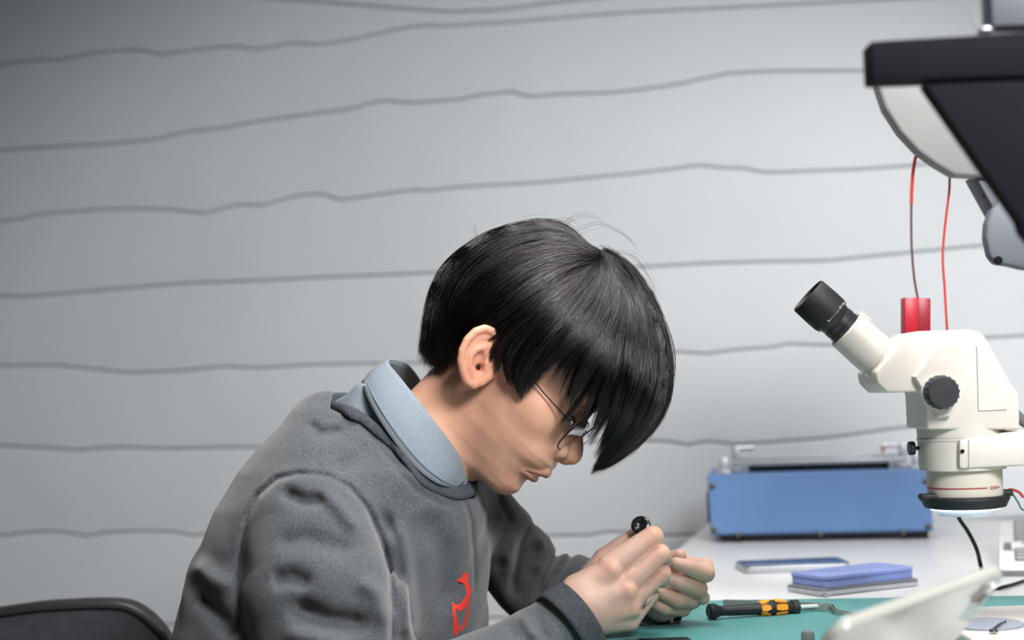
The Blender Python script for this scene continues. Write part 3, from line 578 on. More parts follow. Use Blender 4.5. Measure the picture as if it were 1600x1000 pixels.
# ------------------------------------------------------------------ chair
s = Fr(110, 1000, 1.72, yaw=math.radians(8)); s.O.z = 0
R = s.root('office_chair', 'black fabric office chair back behind the seated person', 'chair')
op = [(-90, 972), (0, 957), (60, 949), (130, 945), (180, 945), (205, 950), (225, 962), (245, 980), (262, 1002), (285, 1080), (290, 1180), (260, 1260), (100, 1290), (-120, 1290), (-150, 1100), (-130, 1000)]
pol = [s.loc(a, b_, 0) for a, b_ in op]
b = bmesh.new(); prism(b, pol, 0.0, 0.075, 0.010, 4); obj('backrest', b, M['chair'], R, True, 60)
cen = Vector((sum(p[0] for p in pol) / len(pol), 0, sum(p[1] for p in pol) / len(pol)))
inner = []
pp = [Vector((x, -0.0, z)) for x, z in pol]
sp = spline(pp + [pp[0]], 6)
b = bmesh.new(); tube(b, [cen + (p - cen) * 0.975 + Vector((0, 0.004, 0)) for p in sp[:-1]], 0.006, 10, True); obj('piping', b, M['chairp'], R)
cx, cz_ = cen.x, cen.z
b = bmesh.new(); box(b, (cx + 0.0, 0.086, 0.53), (0.05, 0.02, 0.25), 0.005); obj('back_bar', b, M['chairp'], R)
b = bmesh.new(); slab(b, 0.44, 0.44, 0.07, 0.06, 0.42, 0.02); bmesh.ops.translate(b, vec=(cx + 0.33, -0.02, 0), verts=b.verts); obj('seat', b, M['chair'], R)
b = bmesh.new(); box(b, (cx + 0.18, 0.09, 0.415), (0.36, 0.04, 0.02), 0.004); obj('seat_bracket', b, M['chairp'], R)
b = bmesh.new(); lathe(b, [(0.025, 0.08), (0.025, 0.42)], (cx + 0.33, -0.02, 0), (0, 0, 1), 20); obj('gas_column', b, M['chairp'], R)
for k in range(5):
    a = k * 2 * math.pi / 5; b = bmesh.new(); tube(b, [(cx + 0.33, -0.02, 0.10), (cx + 0.33 + 0.28 * math.cos(a), -0.02 + 0.28 * math.sin(a), 0.07)], [0.022, 0.014], 10); l_ = obj('base_leg', b, M['chairp'], R)
    b = bmesh.new(); lathe(b, [(0, -0.012), (0.027, -0.012), (0.028, 0), (0.027, 0.012), (0, 0.012)], (cx + 0.33 + 0.28 * math.cos(a), -0.02 + 0.28 * math.sin(a), 0.029), (math.sin(a), -math.cos(a), 0), 20); obj('caster', b, M['chairp'], l_)
# ------------------------------------------------------------------ signed distance sculpting (numpy) and surface nets
D0 = 1.5; S_ = D0 / FPX
def pt(px, py, z=0.0):
    k = (2400 + z) / 2400; return np.array([800 + (px - 800) * k, 500 + (py - 500) * k, float(z)])
def to_world(A):
    A = np.asarray(A, float); q = (A - np.array([800, 500, 0])) * S_
    Rm = np.array([list(RT), list(-UP), list(FW)])
    return np.array(CAM + FW * D0) + q @ Rm
def sminp(a, b, k):
    if k <= 0: return np.minimum(a, b)
    h = np.maximum(k - np.abs(a - b), 0) / k; return np.minimum(a, b) - h * h * k * 0.25
def smaxp(a, b, k): return -sminp(-a, -b, k)
class Chain:
    def __init__(s, pts, rad): s.p = [np.asarray(p, float) for p in pts]; s.r = rad if isinstance(rad, (list, tuple)) else [rad] * len(pts)
    def __call__(s, Q):
        d = None
        if len(s.p) == 1: return np.linalg.norm(Q - s.p[0], axis=-1) - s.r[0]
        for a, b, ra, rb in zip(s.p, s.p[1:], s.r, s.r[1:]):
            ba = b - a; l2 = ba @ ba; pa = Q - a; h = np.clip((pa @ ba) / l2, 0, 1)
            e = pa - h[..., None] * ba; v = np.sqrt(np.einsum('...i,...i', e, e)) - (ra + (rb - ra) * h)
            d = v if d is None else np.minimum(d, v)
        return d
class Ell:
    def __init__(s, c, r, Rm=None): s.c = np.asarray(c, float); s.r = np.asarray(r, float); s.R = None if Rm is None else np.asarray(Rm, float)
    def __call__(s, Q):
        q = Q - s.c
        if s.R is not None: q = q @ s.R.T
        k0 = np.sqrt(np.sum((q / s.r) ** 2, -1)); k1 = np.sqrt(np.sum((q / (s.r ** 2)) ** 2, -1)) + 1e-9
        return k0 * (k0 - 1) / k1
class Fn:
    def __init__(s, f): s.f = f
    def __call__(s, Q): return s.f(Q)
def evaluate(ops, Q, act=None):
    d = np.full(Q.shape[:-1], 1e3)
    for i, (op, f, k) in enumerate(ops):
        if act is not None and not act[i]: continue
        v = f(Q)
        if op == 'u': d = sminp(d, v, k)
        elif op == 's': d = smaxp(d, -v, k)
        elif op == 'i': d = smaxp(d, v, k)
        elif op == 'd': d = d + v
    return d
def build(ops, lo, hi, h, slop=6.0):
    """sparse evaluation on a dense index grid, then surface nets; returns verts, quads"""
    lo = np.array(lo, float); hi = np.array(hi, float); B = 12
    nb = np.ceil((hi - lo) / (h * B)).astype(int); N = nb * B + 1
    V = np.ones(N, np.float32)
    g = np.stack(np.meshgrid(*[np.arange(k) for k in nb], indexing='ij'), -1).reshape(-1, 3)
    C = lo + (g + 0.5) * (h * B); Rb = h * B * 0.5 * math.sqrt(3)
    vals = []; d = np.full(len(C), 1e3)
    for op, f, k in ops:
        v = f(C); vals.append(v)
        if op == 'u': d = sminp(d, v, k)
        elif op == 's': d = smaxp(d, -v, k)
        elif op == 'i': d = smaxp(d, v, k)
        elif op == 'd': d = d + v
    keep = np.abs(d) < Rb * 1.25 + slop
    # sign fill of the skipped blocks
    sg = np.where(d < 0, -1.0, 1.0).reshape(nb)
    full = np.repeat(np.repeat(np.repeat(sg, B, 0), B, 1), B, 2).astype(np.float32)
    V[:-1, :-1, :-1] = full
    idx = np.nonzero(keep)[0]; a1 = np.arange(B + 1) * h
    L = np.stack(np.meshgrid(a1, a1, a1, indexing='ij'), -1)
    vals = np.array(vals)
    for j in idx:
        act = []
        for (op, f, k), v in zip(ops, vals[:, j]):
            if op == 'u': act.append(v < d[j] + 2 * Rb + k + slop)
            elif op == 's': act.append(v < 2 * Rb + k + slop)
            else: act.append(True)
        b = g[j]; base = lo + b * B * h
        V[b[0] * B:b[0] * B + B + 1, b[1] * B:b[1] * B + B + 1, b[2] * B:b[2] * B + B + 1] = evaluate(ops, base + L, act)
    S = V < 0
    def crn(A, i, j, k): return A[i:A.shape[0] - 1 + i, j:A.shape[1] - 1 + j, k:A.shape[2] - 1 + k]
    cnt = np.zeros(tuple(np.array(V.shape) - 1), np.uint8)
    for i in (0, 1):
        for j in (0, 1):
            for k in (0, 1): cnt += crn(S, i, j, k)
    cells = np.argwhere((cnt > 0) & (cnt < 8))
    I = np.full(cnt.shape, -1, np.int32); I[cells[:, 0], cells[:, 1], cells[:, 2]] = np.arange(len(cells))
    cor = [(i, j, k) for i in (0, 1) for j in (0, 1) for k in (0, 1)]
    cv = np.stack([V[cells[:, 0] + i, cells[:, 1] + j, cells[:, 2] + k] for i, j, k in cor], 1)
    acc = np.zeros((len(cells), 3)); n = np.zeros(len(cells))
    for a in range(8):
        for b in range(a + 1, 8):
            if sum(abs(x - y) for x, y in zip(cor[a], cor[b])) != 1: continue
            va, vb = cv[:, a], cv[:, b]; m = (va < 0) != (vb < 0); t = np.where(m, va / np.where(m, va - vb, 1), 0)
            p = np.array(cor[a]) + t[:, None] * (np.array(cor[b]) - np.array(cor[a])); acc += p * m[:, None]; n += m
    verts = lo + (cells + acc / n[:, None]) * h
    F = []
    for ax in range(3):
        o = [0, 0, 0]; o[ax] = 1
        A = S[:-1 if ax == 0 else None, :-1 if ax == 1 else None, :-1 if ax == 2 else None]
        Bm = S[1 if ax == 0 else 0:, 1 if ax == 1 else 0:, 1 if ax == 2 else 0:]
        e = np.argwhere(A != Bm); u, v = [(1, 2), (2, 0), (0, 1)][ax]
        ok = (e[:, u] > 0) & (e[:, v] > 0) & (e[:, u] < cnt.shape[u]) & (e[:, v] < cnt.shape[v]); e = e[ok]
        inside = A[e[:, 0], e[:, 1], e[:, 2]]
        def cell(du, dv): q = e.copy(); q[:, u] -= du; q[:, v] -= dv; return I[q[:, 0], q[:, 1], q[:, 2]]
        q = np.stack([cell(0, 0), cell(1, 0), cell(1, 1), cell(0, 1)], 1)
        q[~inside] = q[~inside][:, ::-1]; F.append(q)
    F = np.concatenate(F); F = F[(F >= 0).all(1)]
    return verts, F
def relax(V, F, it=1, lam=0.5):
    e = np.concatenate([F[:, [0, 1]], F[:, [1, 2]], F[:, [2, 3]], F[:, [3, 0]]]); e = np.concatenate([e, e[:, ::-1]])
    deg = np.bincount(e[:, 0], minlength=len(V))[:, None] + 1e-9
    for _ in range(it):
        s = np.stack([np.bincount(e[:, 0], V[e[:, 1], c], len(V)) for c in range(3)], 1); V = V * (1 - lam) + lam * s / deg
    return V
def to_mesh(name, V, F, m, parent=None, tint=None, flip=True):
    me = bpy.data.meshes.new(name); W = to_world(V)
    if flip: F = F[:, ::-1]
    me.vertices.add(len(V)); me.vertices.foreach_set('co', W.astype(np.float32).ravel())
    me.loops.add(F.size); me.loops.foreach_set('vertex_index', F.astype(np.int32).ravel())
    me.polygons.add(len(F)); me.polygons.foreach_set('loop_start', np.arange(0, F.size, 4, dtype=np.int32))
    me.update(calc_edges=True); me.validate()
    if tint is not None:
        ca = me.color_attributes.new('tint', 'FLOAT_COLOR', 'POINT'); ca.data.foreach_set('color', np.concatenate([tint, np.ones((len(V), 1))], 1).astype(np.float32).ravel())
    return link(name, me, m, parent)
def screen(Q):
    k = 2400 / (2400 + Q[..., 2]); return 800 + (Q[..., 0] - 800) * k, 500 + (Q[..., 1] - 500) * k
class Crease:
    """soft groove (depth > 0) or ridge (< 0) pressed into cloth along a line seen from the front; zlim keeps it on one layer"""
    def __init__(s, pts, depth, width, zlo=-1e9, zhi=1e9, taper=True):
        s.p = np.array(pts, float); s.d = depth; s.w = width; s.z = (zlo, zhi); s.t = taper
        s.bb = (s.p[:, 0].min() - 3 * width, s.p[:, 0].max() + 3 * width, s.p[:, 1].min() - 3 * width, s.p[:, 1].max() + 3 * width)
    def __call__(s, Q):
        x, y = screen(Q); out = np.zeros(x.shape)
        m = (x > s.bb[0]) & (x < s.bb[1]) & (y > s.bb[2]) & (y < s.bb[3]) & (Q[..., 2] > s.z[0]) & (Q[..., 2] < s.z[1])
        if not m.any(): return out
        X, Y = x[m], y[m]; best = np.full(X.shape, 1e9); par = np.zeros(X.shape); n = len(s.p) - 1
        for i in range(n):
            a, b = s.p[i], s.p[i + 1]; ba = b - a; h = np.clip(((X - a[0]) * ba[0] + (Y - a[1]) * ba[1]) / (ba @ ba), 0, 1)
            dd = np.hypot(X - a[0] - h * ba[0], Y - a[1] - h * ba[1]); u = dd < best; best = np.where(u, dd, best); par = np.where(u, (i + h) / n, par)
        amp = s.d * np.exp(-(best / s.w) ** 2)
        if s.t: amp = amp * np.clip(np.minimum(par, 1 - par) * 5 + 0.15, 0, 1)
        out[m] = amp; return out
def poly_sd(poly, X, Y):
    """signed distance to a polygon, positive inside"""
    P_ = np.array(poly, float); d = np.full(X.shape, 1e9); ins = np.zeros(X.shape, bool); n = len(P_)
    for i in range(n):
        a, b = P_[i], P_[(i + 1) % n]; ba = b - a; h = np.clip(((X - a[0]) * ba[0] + (Y - a[1]) * ba[1]) / (ba @ ba), 0, 1)
        d = np.minimum(d, np.hypot(X - a[0] - h * ba[0], Y - a[1] - h * ba[1]))
        c = ((a[1] > Y) != (b[1] > Y)); xi = (b[0] - a[0]) * (Y - a[1]) / (b[1] - a[1] + 1e-12) + a[0]; ins ^= c & (X < xi)
    return np.where(ins, d, -d)
# ------------------------------------------------------------------ the seated person
PSI = math.radians(16); CP, SP = math.cos(PSI), math.sin(PSI); HC = np.array([845.0, 510.0, 0.0])
E1 = np.array([.7507, .6606, 0]); E2 = np.array([.6606, -.7507, 0])
FH = np.array([E1[0] * CP, E1[1] * CP, -SP]); UH = E2; YH = np.array([E1[0] * SP, E1[1] * SP, CP])
def hd(f, u, y=0): return HC + f * FH + u * UH + y * YH
def hsplit(Q): q = Q - HC; return q @ FH, q @ UH, q @ YH
HR = np.array([FH, UH, YH])
U_T = [-245,-238,-230,-215,-195,-175,-162,-150,-128,-95,-65,-50,-25,0,25,60]
FF  = [ 108, 120, 129, 139,  142, 149, 160, 163, 156,146,141,143,151,152,147,138]
U_B = [-245,-230,-205,-175,-125,-75,0,60]
FB  = [  80,  42,  10, -12, -40,-60,-80,-80]
U_W = [-245,-230,-205,-175,-145,-115,-75,-45,0,60]
WW  = [  26,  42,  60,  76,  87,  95, 101,103,106,100]
def face_loft(Q):
    f, u, y = hsplit(Q); uc = np.clip(u, -245, 60)
    a1 = np.interp(uc, U_T, FF); b1 = np.interp(uc, U_B, FB); w1 = np.interp(uc, U_W, WW)
    c = (a1 + b1) / 2; a = (a1 - b1) / 2; n = 2.35
    r = (np.abs((f - c) / a) ** n + np.abs(y / w1) ** n) ** (1 / n)
    d = (r - 1) * np.minimum(a, w1) * 0.8
    d = smaxp(d, -238 - u, 14); return smaxp(d, u - 40, 50)
ops = [('u', Fn(face_loft), 0), ('u', Ell(hd(0, 0), (150, 122, 110), HR), 30)]
A_ = lambda op, f, k: ops.append((op, f, k))
A_('u', Chain([pt(770, 592, 15), pt(700, 668, 12), pt(640, 740, 5), pt(600, 830, 0)], [80, 82, 88, 80]), 26)
A_('u', Ell(hd(118, -212), (24, 22, 30), HR), 16)                                    # chin
A_('u', Ell(hd(108, -158), (36, 32, 40), HR), 18)                                    # muzzle
for sg in (-1, 1):
    A_('u', Ell(hd(98, -100, 60 * sg), (34, 32, 34), HR), 22)                        # cheek
    A_('u', Chain([hd(146, -32, 10 * sg), hd(143, -28, 36 * sg), hd(122, -36, 66 * sg)], [8, 9, 7]), 14)   # brow
    A_('s', Ell(hd(156, -60, 33 * sg), (15, 16, 22), HR), 14)                        # eye socket
    A_('u', Chain([hd(122, -60, 33 * sg)], [20.5]), 3)                               # eyeball under the lowered lid
    A_('u', Chain([hd(139, -52, 15 * sg), hd(143.5, -52, 32 * sg), hd(136, -54, 48 * sg)], [3, 3.6, 3]), 4)
    A_('s', Chain([hd(138, -70, 17 * sg), hd(142.5, -71, 32 * sg), hd(136, -69, 48 * sg)], [1.6, 2, 1.4]), 2)
A_('u', Chain([hd(138, -45), hd(150, -80), hd(165, -108)], [9, 11, 14]), 12)         # nose
A_('u', Chain([hd(165, -108), hd(170, -116), hd(166, -124)], [15.5, 17, 14]), 8)
for sg in (-1, 1): A_('u', Ell(hd(154, -122, 21 * sg), (17, 15, 13), HR), 5)
A_('u', Chain([hd(152, -130), hd(150, -144)], [7, 5]), 8)                            # columella and philtrum
for sg in (-1, 1):
    A_('s', Ell(hd(163, -134, 11 * sg), (9, 5, 5), HR), 3); A_('s', Chain([hd(143, -102, 30 * sg), hd(136, -116, 38 * sg), hd(141, -134, 33 * sg)], [2, 3, 2]), 6)
    A_('s', Chain([hd(138, -128, 33 * sg), hd(126, -150, 44 * sg)], [2, 1.5]), 8)    # nasolabial
UL = [hd(159, -161, -38 * 0), ]
upl = Chain([hd(140, -180, -37), hd(151, -171, -24), hd(160.5, -164, -10), hd(162, -165.5, 0), hd(160.5, -164, 10), hd(151, -171, 24), hd(140, -180, 37)], [2.5, 5, 6.3, 6, 6.3, 5, 2.5])
lol = Chain([hd(139, -181, -36), hd(146, -183, -20), hd(150, -183, 0), hd(146, -183, 20), hd(139, -181, 36)], [2.5, 6.5, 8.5, 6.5, 2.5])
A_('u', upl, 6); A_('u', lol, 5)
A_('s', Chain([hd(141, -181, -40), hd(156, -176, -22), hd(169, -173, 0), hd(156, -176, 22), hd(141, -181, 40)], [1.6, 2.2, 3.0, 2.2, 1.6]), 2.5)
A_('s', Chain([hd(152, -199, -16), hd(154, -199, 0), hd(152, -199, 16)], [6, 7, 6]), 12)
# ears
def ear(sg):
    def e(px, py, z):          # laid out on the near side, mirrored through the head's middle for the far one
        q = pt(px, py, z) - HC; f, u, y = q @ FH, q @ UH, q @ YH
        return hd(f, u, y if sg < 0 else -y)
    plate = np.array([[-.35, .94, 0], [.80, .30, .52], [.49, .18, -.85]])
    cc = e(746, 560, -119)
    if sg > 0:
        Pm = []
        for r in plate:
            f, u, y = r @ FH, r @ UH, r @ YH; Pm.append(f * FH + u * UH - y * YH)
        plate = np.array(Pm)
    A_('u', Ell(cc, (44, 26, 7), plate), 5)
    A_('u', Chain([e(775, 562, -104), e(766, 585, -106), e(752, 598, -108)], [9, 8, 6]), 6)
    A_('s', Ell(e(751, 567, -132), (13, 20, 17)), 3)
    A_('s', Chain([e(766, 535, -125), e(750, 535, -134), e(737, 550, -140), e(731, 572, -138)], [7.5, 6, 4.5, 4]), 2)
    A_('u', Chain([e(762, 562, -110), e(777, 541, -108), e(776, 527, -112), (e(768, 517, -118)), e(757, 513.5, -124), e(743, 518, -130), e(730, 531, -135), e(722, 548, -137), e(719.5, 565, -135), e(723, 582, -129), e(730, 596, -122), e(739, 602, -116)], [4, 5.4, 6, 6.2, 6.4, 6.2, 6, 5.6, 5.4, 5.4, 5.8, 6.2]), 2.5)
    A_('u', Chain([e(741, 597, -114)], [9]), 6)
    A_('u', Chain([e(738, 588, -120), e(733, 572, -127), e(735, 556, -130), (e(745, 546, -127)), e(758, 541, -120)], [5, 4.2, 4.0, 4.2, 4]), 4)
    A_('u', Chain([e(762, 569, -112), e(758, 577, -112)], [5.5, 4.5]), 4)
    A_('s', Ell(e(749, 575, -118), (6, 8, 9)), 4)
ear(-1); ear(1)
n_head = len(ops)
# torso and arms under the clothes (kept well inside them)
ops += [('u', Chain([pt(600, 830, 0), pt(540, 980, 0), pt(500, 1130, 0)], [90, 130, 130]), 30)]
ops += [('u', Chain([pt(600, 800, 0), pt(505, 850, -190), pt(590, 1120, -235), pt(800, 1052, -165), pt(890, 975, -102)], [60, 40, 38, 34, 33]), 20)]
ops += [('u', Chain([pt(620, 800, 20), pt(750, 820, 140), pt(838, 918, 212), pt(950, 945, 120), pt(1012, 955, 55)], [50, 32, 28, 26, 26]), 20)]
# near (right) hand
Z = -100
def H(op, pts, r, k): ops.append((op, Chain([pt(*p) for p in pts], r), k))
H('u', [(890, 975, Z), (915, 938, Z - 4)], [36, 34], 8)
H('u', [(905, 925, Z), (955, 890, Z - 14)], [28, 18], 14)
H('u', [(915, 940, Z), (980, 922, Z - 18)], [30, 17], 14)
H('u', [(918, 955, Z + 2), (988, 948, Z - 12)], [30, 16], 14)
H('u', [(922, 968, Z + 8), (984, 970, Z + 6)], [26, 15], 14)
H('u', [(940, 900, Z + 24), (975, 935, Z + 20)], [24, 24], 14)
for p_, r_ in (((957, 886, Z - 18), 10), ((982, 919, Z - 21), 9.5), ((990, 946, Z - 14), 8.5)): ops.append(('u', Chain([pt(*p_)], [r_]), 10))
H('u', [(953, 884, Z - 10), (1020, 839, Z - 4)], [19, 16.5], 4)
H('u', [(1020, 838, Z - 4), (1022, 846, Z + 36), (1012, 852, Z + 58)], [15.5, 12.5, 10.5], 1.5)
H('u', [(976, 916, Z - 12), (1031, 867, Z - 12)], [19, 16.2], 3)
H('u', [(1032, 866, Z - 12), (1038, 876, Z + 32), (1024, 880, Z + 56)], [15.5, 13, 10.5], 1.5)
H('u', [(986, 945, Z - 8), (1032, 896, Z - 9)], [17.5, 15.5], 3)
H('u', [(1033, 895, Z - 9), (1034, 906, Z + 32), (1020, 908, Z + 54)], [15, 12.5, 10], 1.5)
H('u', [(984, 970, Z + 8), (1016, 928, Z + 12)], [14.5, 13], 3)
H('u', [(1016, 928, Z + 12), (1018, 934, Z + 44), (1006, 934, Z + 60)], [13, 11, 9], 1.5)
H('u', [(918, 915, Z + 30), (944, 873, Z + 44)], [24, 16], 12)
H('u', [(944, 873, Z + 44), (968, 853, Z + 44), (991, 837, Z + 42)], [15.5, 13.5, 11.5], 5)
# creases between the fingers on the back of the hand
for c_, a_, w_ in (([(986, 893), (1010, 872), (1034, 850)], 4, 2.0), ([(1000, 925), (1018, 903), (1044, 876)], 4, 2.0), ([(998, 958), (1010, 938), (1038, 912)], 4, 2.0)):
    ops.append(('d', Crease(c_, a_, w_, -140, -75), 0))
# far (left) hand
H('u', [(1008, 950, 54), (1040, 930, 36)], [25, 24], 8)
H('u', [(1035, 935, 34), (1072, 900, 44)], [26, 17], 12)
H('u', [(1040, 938, 30), (1078, 928, 34)], [27, 18], 12)
H('u', [(1035, 948, 24), (1072, 942, 24)], [22, 14], 12)
H('u', [(1066, 884, 44), (1101, 886, 22), (1103, 896, -2)], [15, 14.5, 14], 4)      # index: back segment, then the front one
H('u', [(1103, 896, -2), (1076, 886, -16), (1056, 880, -20)], [14.2, 12.6, 9.5], 1.5)
H('u', [(1080, 912, 38), (1092, 920, 4)], [15, 13.5], 4)
H('u', [(1092, 920, 4), (1062, 910, -14), (1040, 902, -14)], [13.8, 13, 10], 1.5)
H('u', [(1084, 928, 30), (1098, 934, 14)], [14, 11.5], 4)
H('u', [(1082, 938, 22), (1058, 937, -6), (1030, 924, -14)], [14, 13.2, 10], 1.8)
H('u', [(1068, 952, 22), (1038, 950, 0), (1018, 940, -6)], [12, 11.5, 9], 1.8)
H('u', [(1030, 915, 40), (1040, 878, 30), (1062, 868, 14)], [20, 14.5, 11], 8)      # thumb
VB, FB_ = build(ops, (430, 330, -300), (1135, 1130, 260), 2.1)
VB = relax(VB, FB_, 1, 0.35)
# skin tint: what is really coloured (lips, ears, nose tip, knuckles, nails, brows)
T = np.ones((len(VB), 3)) * np.array(s2l((206, 159, 133))[:3])
def blend(dist, w_, rgb, amt=1.0):
    global T
    a = (amt * np.clip(1 - dist / w_, 0, 1))[:, None]; T = T * (1 - a) + a * np.array(s2l(rgb)[:3])
blend(np.minimum(upl(VB), lol(VB)) + 1.2, 2.6, (166, 94, 94), 0.95)
blend(Chain([hd(170, -118)], [8])(VB), 22, (222, 158, 132), 0.6)
for sg in (-1, 1): blend(Chain([hd(102, -105, 70 * sg)], [6])(VB), 60, (216, 158, 130), 0.4)
earc = Ell(pt(746, 556, -120), (30, 48, 30))(VB); blend(earc, 8, (214, 146, 120), 0.7)
hands = VB[:, 0] > 850; hands &= VB[:, 1] > 780
T[hands] = np.array(s2l((216, 180, 163))[:3])
for p_ in ((957, 886, Z - 30), (984, 920, Z - 34), (992, 946, Z - 26), (1022, 836, Z - 14), (1034, 866, Z - 22), (1036, 894, Z - 20), (1112, 898, -4), (1098, 922, -6), (1066, 938, -14)):
    blend(np.linalg.norm(VB - pt(*p_), axis=1), 26, (222, 164, 138), 0.55)
blend(Ell(pt(1053, 877, -28), (9, 7, 8))(VB) + 3, 4, (214, 158, 150), 0.5)
for sg in (-1, 1): blend(Chain([hd(150, -30, 12 * sg), hd(150, -22, 36 * sg), hd(130, -28, 64 * sg)], [3, 4.5, 2])(VB), 7, (70, 50, 42), 0.85)
skin = mat('skin', (216, 172, 142), 0.48, sss=0.12, bump=0.00012, bscale=700, spec=0.4)
nt = skin.node_tree; at = nt.nodes.new('ShaderNodeAttribute'); at.attribute_name = 'tint'
mx = nt.nodes.new('ShaderNodeMix'); mx.data_type = 'RGBA'; mx.blend_type = 'MULTIPLY'; mx.inputs[0].default_value = 1
nn = nt.nodes.new('ShaderNodeTexNoise'); nn.inputs['Scale'].default_value = 60; nn.inputs['Detail'].default_value = 5
rr_ = nt.nodes.new('ShaderNodeValToRGB'); rr_.color_ramp.elements[0].color = (0.90, 0.86, 0.84, 1); rr_.color_ramp.elements[1].color = (1.0, 1.0, 1.0, 1); rr_.color_ramp.elements[0].position = 0.3; rr_.color_ramp.elements[1].position = 0.7
tcn = [n for n in nt.nodes if n.type == 'TEX_COORD'][0]; nt.links.new(tcn.outputs['Object'], nn.inputs['Vector']); nt.links.new(nn.outputs['Fac'], rr_.inputs['Fac'])
nt.links.new(at.outputs['Color'], mx.inputs[6]); nt.links.new(rr_.outputs['Color'], mx.inputs[7]); nt.links.new(mx.outputs[2], nt.nodes['Principled BSDF'].inputs['Base Color'])
person = to_mesh('person', VB, FB_, skin, None, T)
tag(person, 'seated person in grey sweatshirt bent over the bench, holding a small driver', 'person')

# ------------------------------------------------------------------ sweatshirt
YT = [600, 625, 640, 660, 700, 740, 800, 860, 930, 1000, 1200]
LT = [500, 468, 455, 442, 404, 371, 335, 309, 284, 264, 250]
RTT = [530, 590, 620, 660, 712, 752, 764, 765, 764, 762, 750]
BZ = [20, 50, 80, 105, 140, 165, 185, 195, 200, 205, 205]
def torso(Q):
    x, y = screen(Q); z = Q[..., 2]
    l = np.interp(y, YT, LT); r = np.interp(y, YT, RTT); b = np.interp(y, YT, BZ)
    a = (r - l) / 2; c = (l + r) / 2; n = 2.3; zz = z + 10 - 0.30 * (x - c)
    rr = (np.abs((x - c) / a) ** n + np.abs(zz / b) ** n) ** (1 / n)
    d = (rr - 1) * np.minimum(a, b) * 0.75
    return smaxp(d, 612 - y, 14)
S = [('u', Fn(torso), 0)]
G = lambda op, f, k: S.append((op, f, k))
C3 = lambda pts, r: Chain([pt(*p) for p in pts], r)
G('u', C3([(520, 700, -60), (488, 815, -165)], [58, 84]), 40)
G('u', C3([(486, 820, -170), (500, 930, -215), (530, 1090, -245)], [92, 108, 96]), 7)                      # near upper sleeve
G('u', C3([(530, 1110, -245), (700, 1090, -215), (800, 1040, -160), (888, 972, -106)], [84, 78, 64, 50]), 16)    # near forearm
G('u', C3([(640, 770, 60), (742, 800, 130)], [80, 60]), 30)
G('u', C3([(745, 802, 140), (800, 868, 200), (835, 915, 215)], [64, 66, 66]), 6)                           # far upper sleeve
G('u', C3([(835, 915, 215), (890, 912, 175), (960, 938, 110), (1016, 948, 60)], [60, 52, 44, 38]), 10)
G('s', C3([(905, 952, -100), (960, 900, -100)], [46, 46]), 3)                                              # cuff mouths
G('s', C3([(1026, 940, 50), (1060, 905, 40)], [32, 36]), 3)
G('s', C3([(640, 690, 0), (690, 620, 0)], [96, 90]), 8)                                                    # neck opening
NECKCUT = [(522,590),(516,637),(540,648),(564,660),(588,680),(613,701),(636,728),(658,755),(690,772),(722,779),(742,779),(742,735),(760,590)]
def neckcut(Q):
    x, y = screen(Q); return np.maximum(-poly_sd(NECKCUT, x, y), Q[..., 2] - 10)
G('s', Fn(neckcut), 3)
cr = [
 ([(384,1010),(375,977),(371,910),(377,856),(386,811),(402,775),(433,748),(465,740),(510,743),(546,761),(573,793),(595,838),(609,892),(613,955),(611,1010)], 7, 4.5, -400, 0, False),
 ([(535,660),(515,700),(494,739)], 2.5, 2.2, -400, 0, False),
 ([(440,768),(475,784),(512,782)], 10, 11, -400, -60, True),
 ([(500,770),(530,790),(560,830)], -6, 12, -400, -60, True),
 ([(451,942),(510,968),(578,975)], 15, 16, -400, -60, True),
 ([(425,908),(455,902),(488,915)], 9, 14, -400, -60, True),
 ([(430,850),(480,842),(560,868)], 5, 16, -400, -60, True),
 ([(560,905),(590,930),(600,980)], -7, 14, -400, -60, True),
 ([(440,990),(500,1000),(560,1020)], -8, 16, -400, -60, True),
 ([(312,925),(340,960),(378,1000)], 6, 14, -400, 60, True),
 ([(300,880),(330,905),(365,920)], -5, 16, -400, 60, True),
 ([(613,812),(628,870),(640,960),(642,1010)], -9, 14, -400, 60, True),
 ([(598,800),(622,850),(630,920)], 6, 9, -400, 60, True),
 ([(660,800),(690,860),(690,960)], 5, 22, -400, 60, True),
 ([(724,775),(736,815),(741,880),(742,930)], 3, 3, -400, 60, True),
 ([(580,690),(560,720),(520,735)], 4, 14, -400, 0, True),
 ([(480,660),(500,680),(540,672)], 5, 10, -400, 60, True),
 ([(560,668),(600,706),(648,765),(690,788),(722,788)], 3, 4, -400, 60, True),
 ([(776,770),(786,796),(800,818)], 10, 6, 88, 500, True),
 ([(757,752),(760,790),(772,830)], 9, 6, 88, 500, True),
 ([(833,815),(814,850),(806,893),(796,930)], 13, 6, 88, 500, True),
 ([(806,830),(795,868),(790,905)], -5, 9, 88, 500, True),
 ([(846,835),(850,860),(838,900)], -8, 10, 88, 500, True),
 ([(888,846),(866,872),(848,905),(836,940)], 12, 5, 88, 500, True),
 ([(902,858),(880,884),(862,915)], 9, 4, 88, 500, True),
 ([(770,870),(800,900),(816,940)], 3, 12, 88, 500, True),
 ([(838,950),(846,985),(862,1005)], 7, 7, -400, -20, True),
 ([(812,958),(822,975),(838,1000)], -6, 8, -400, -20, True),
 ([(795,975),(806,1000)], 5, 6, -400, -20, True)]
for p_, d_, w_, z0_, z1_, tp in cr: G('d', Crease(p_, d_ * (1.9 if w_ > 7 else 1.0), w_, z0_, z1_, tp), 0)
def wob(Q):
    x, y, z = Q[..., 0], Q[..., 1], Q[..., 2]
    return 2.2 * np.sin(x * .021 + y * .017 + z * .02) * np.sin(y * .031 - x * .012) + 1.2 * np.sin(x * .05 + y * .043) * np.sin(z * .04 + y * .05)
G('d', Fn(wob), 0)
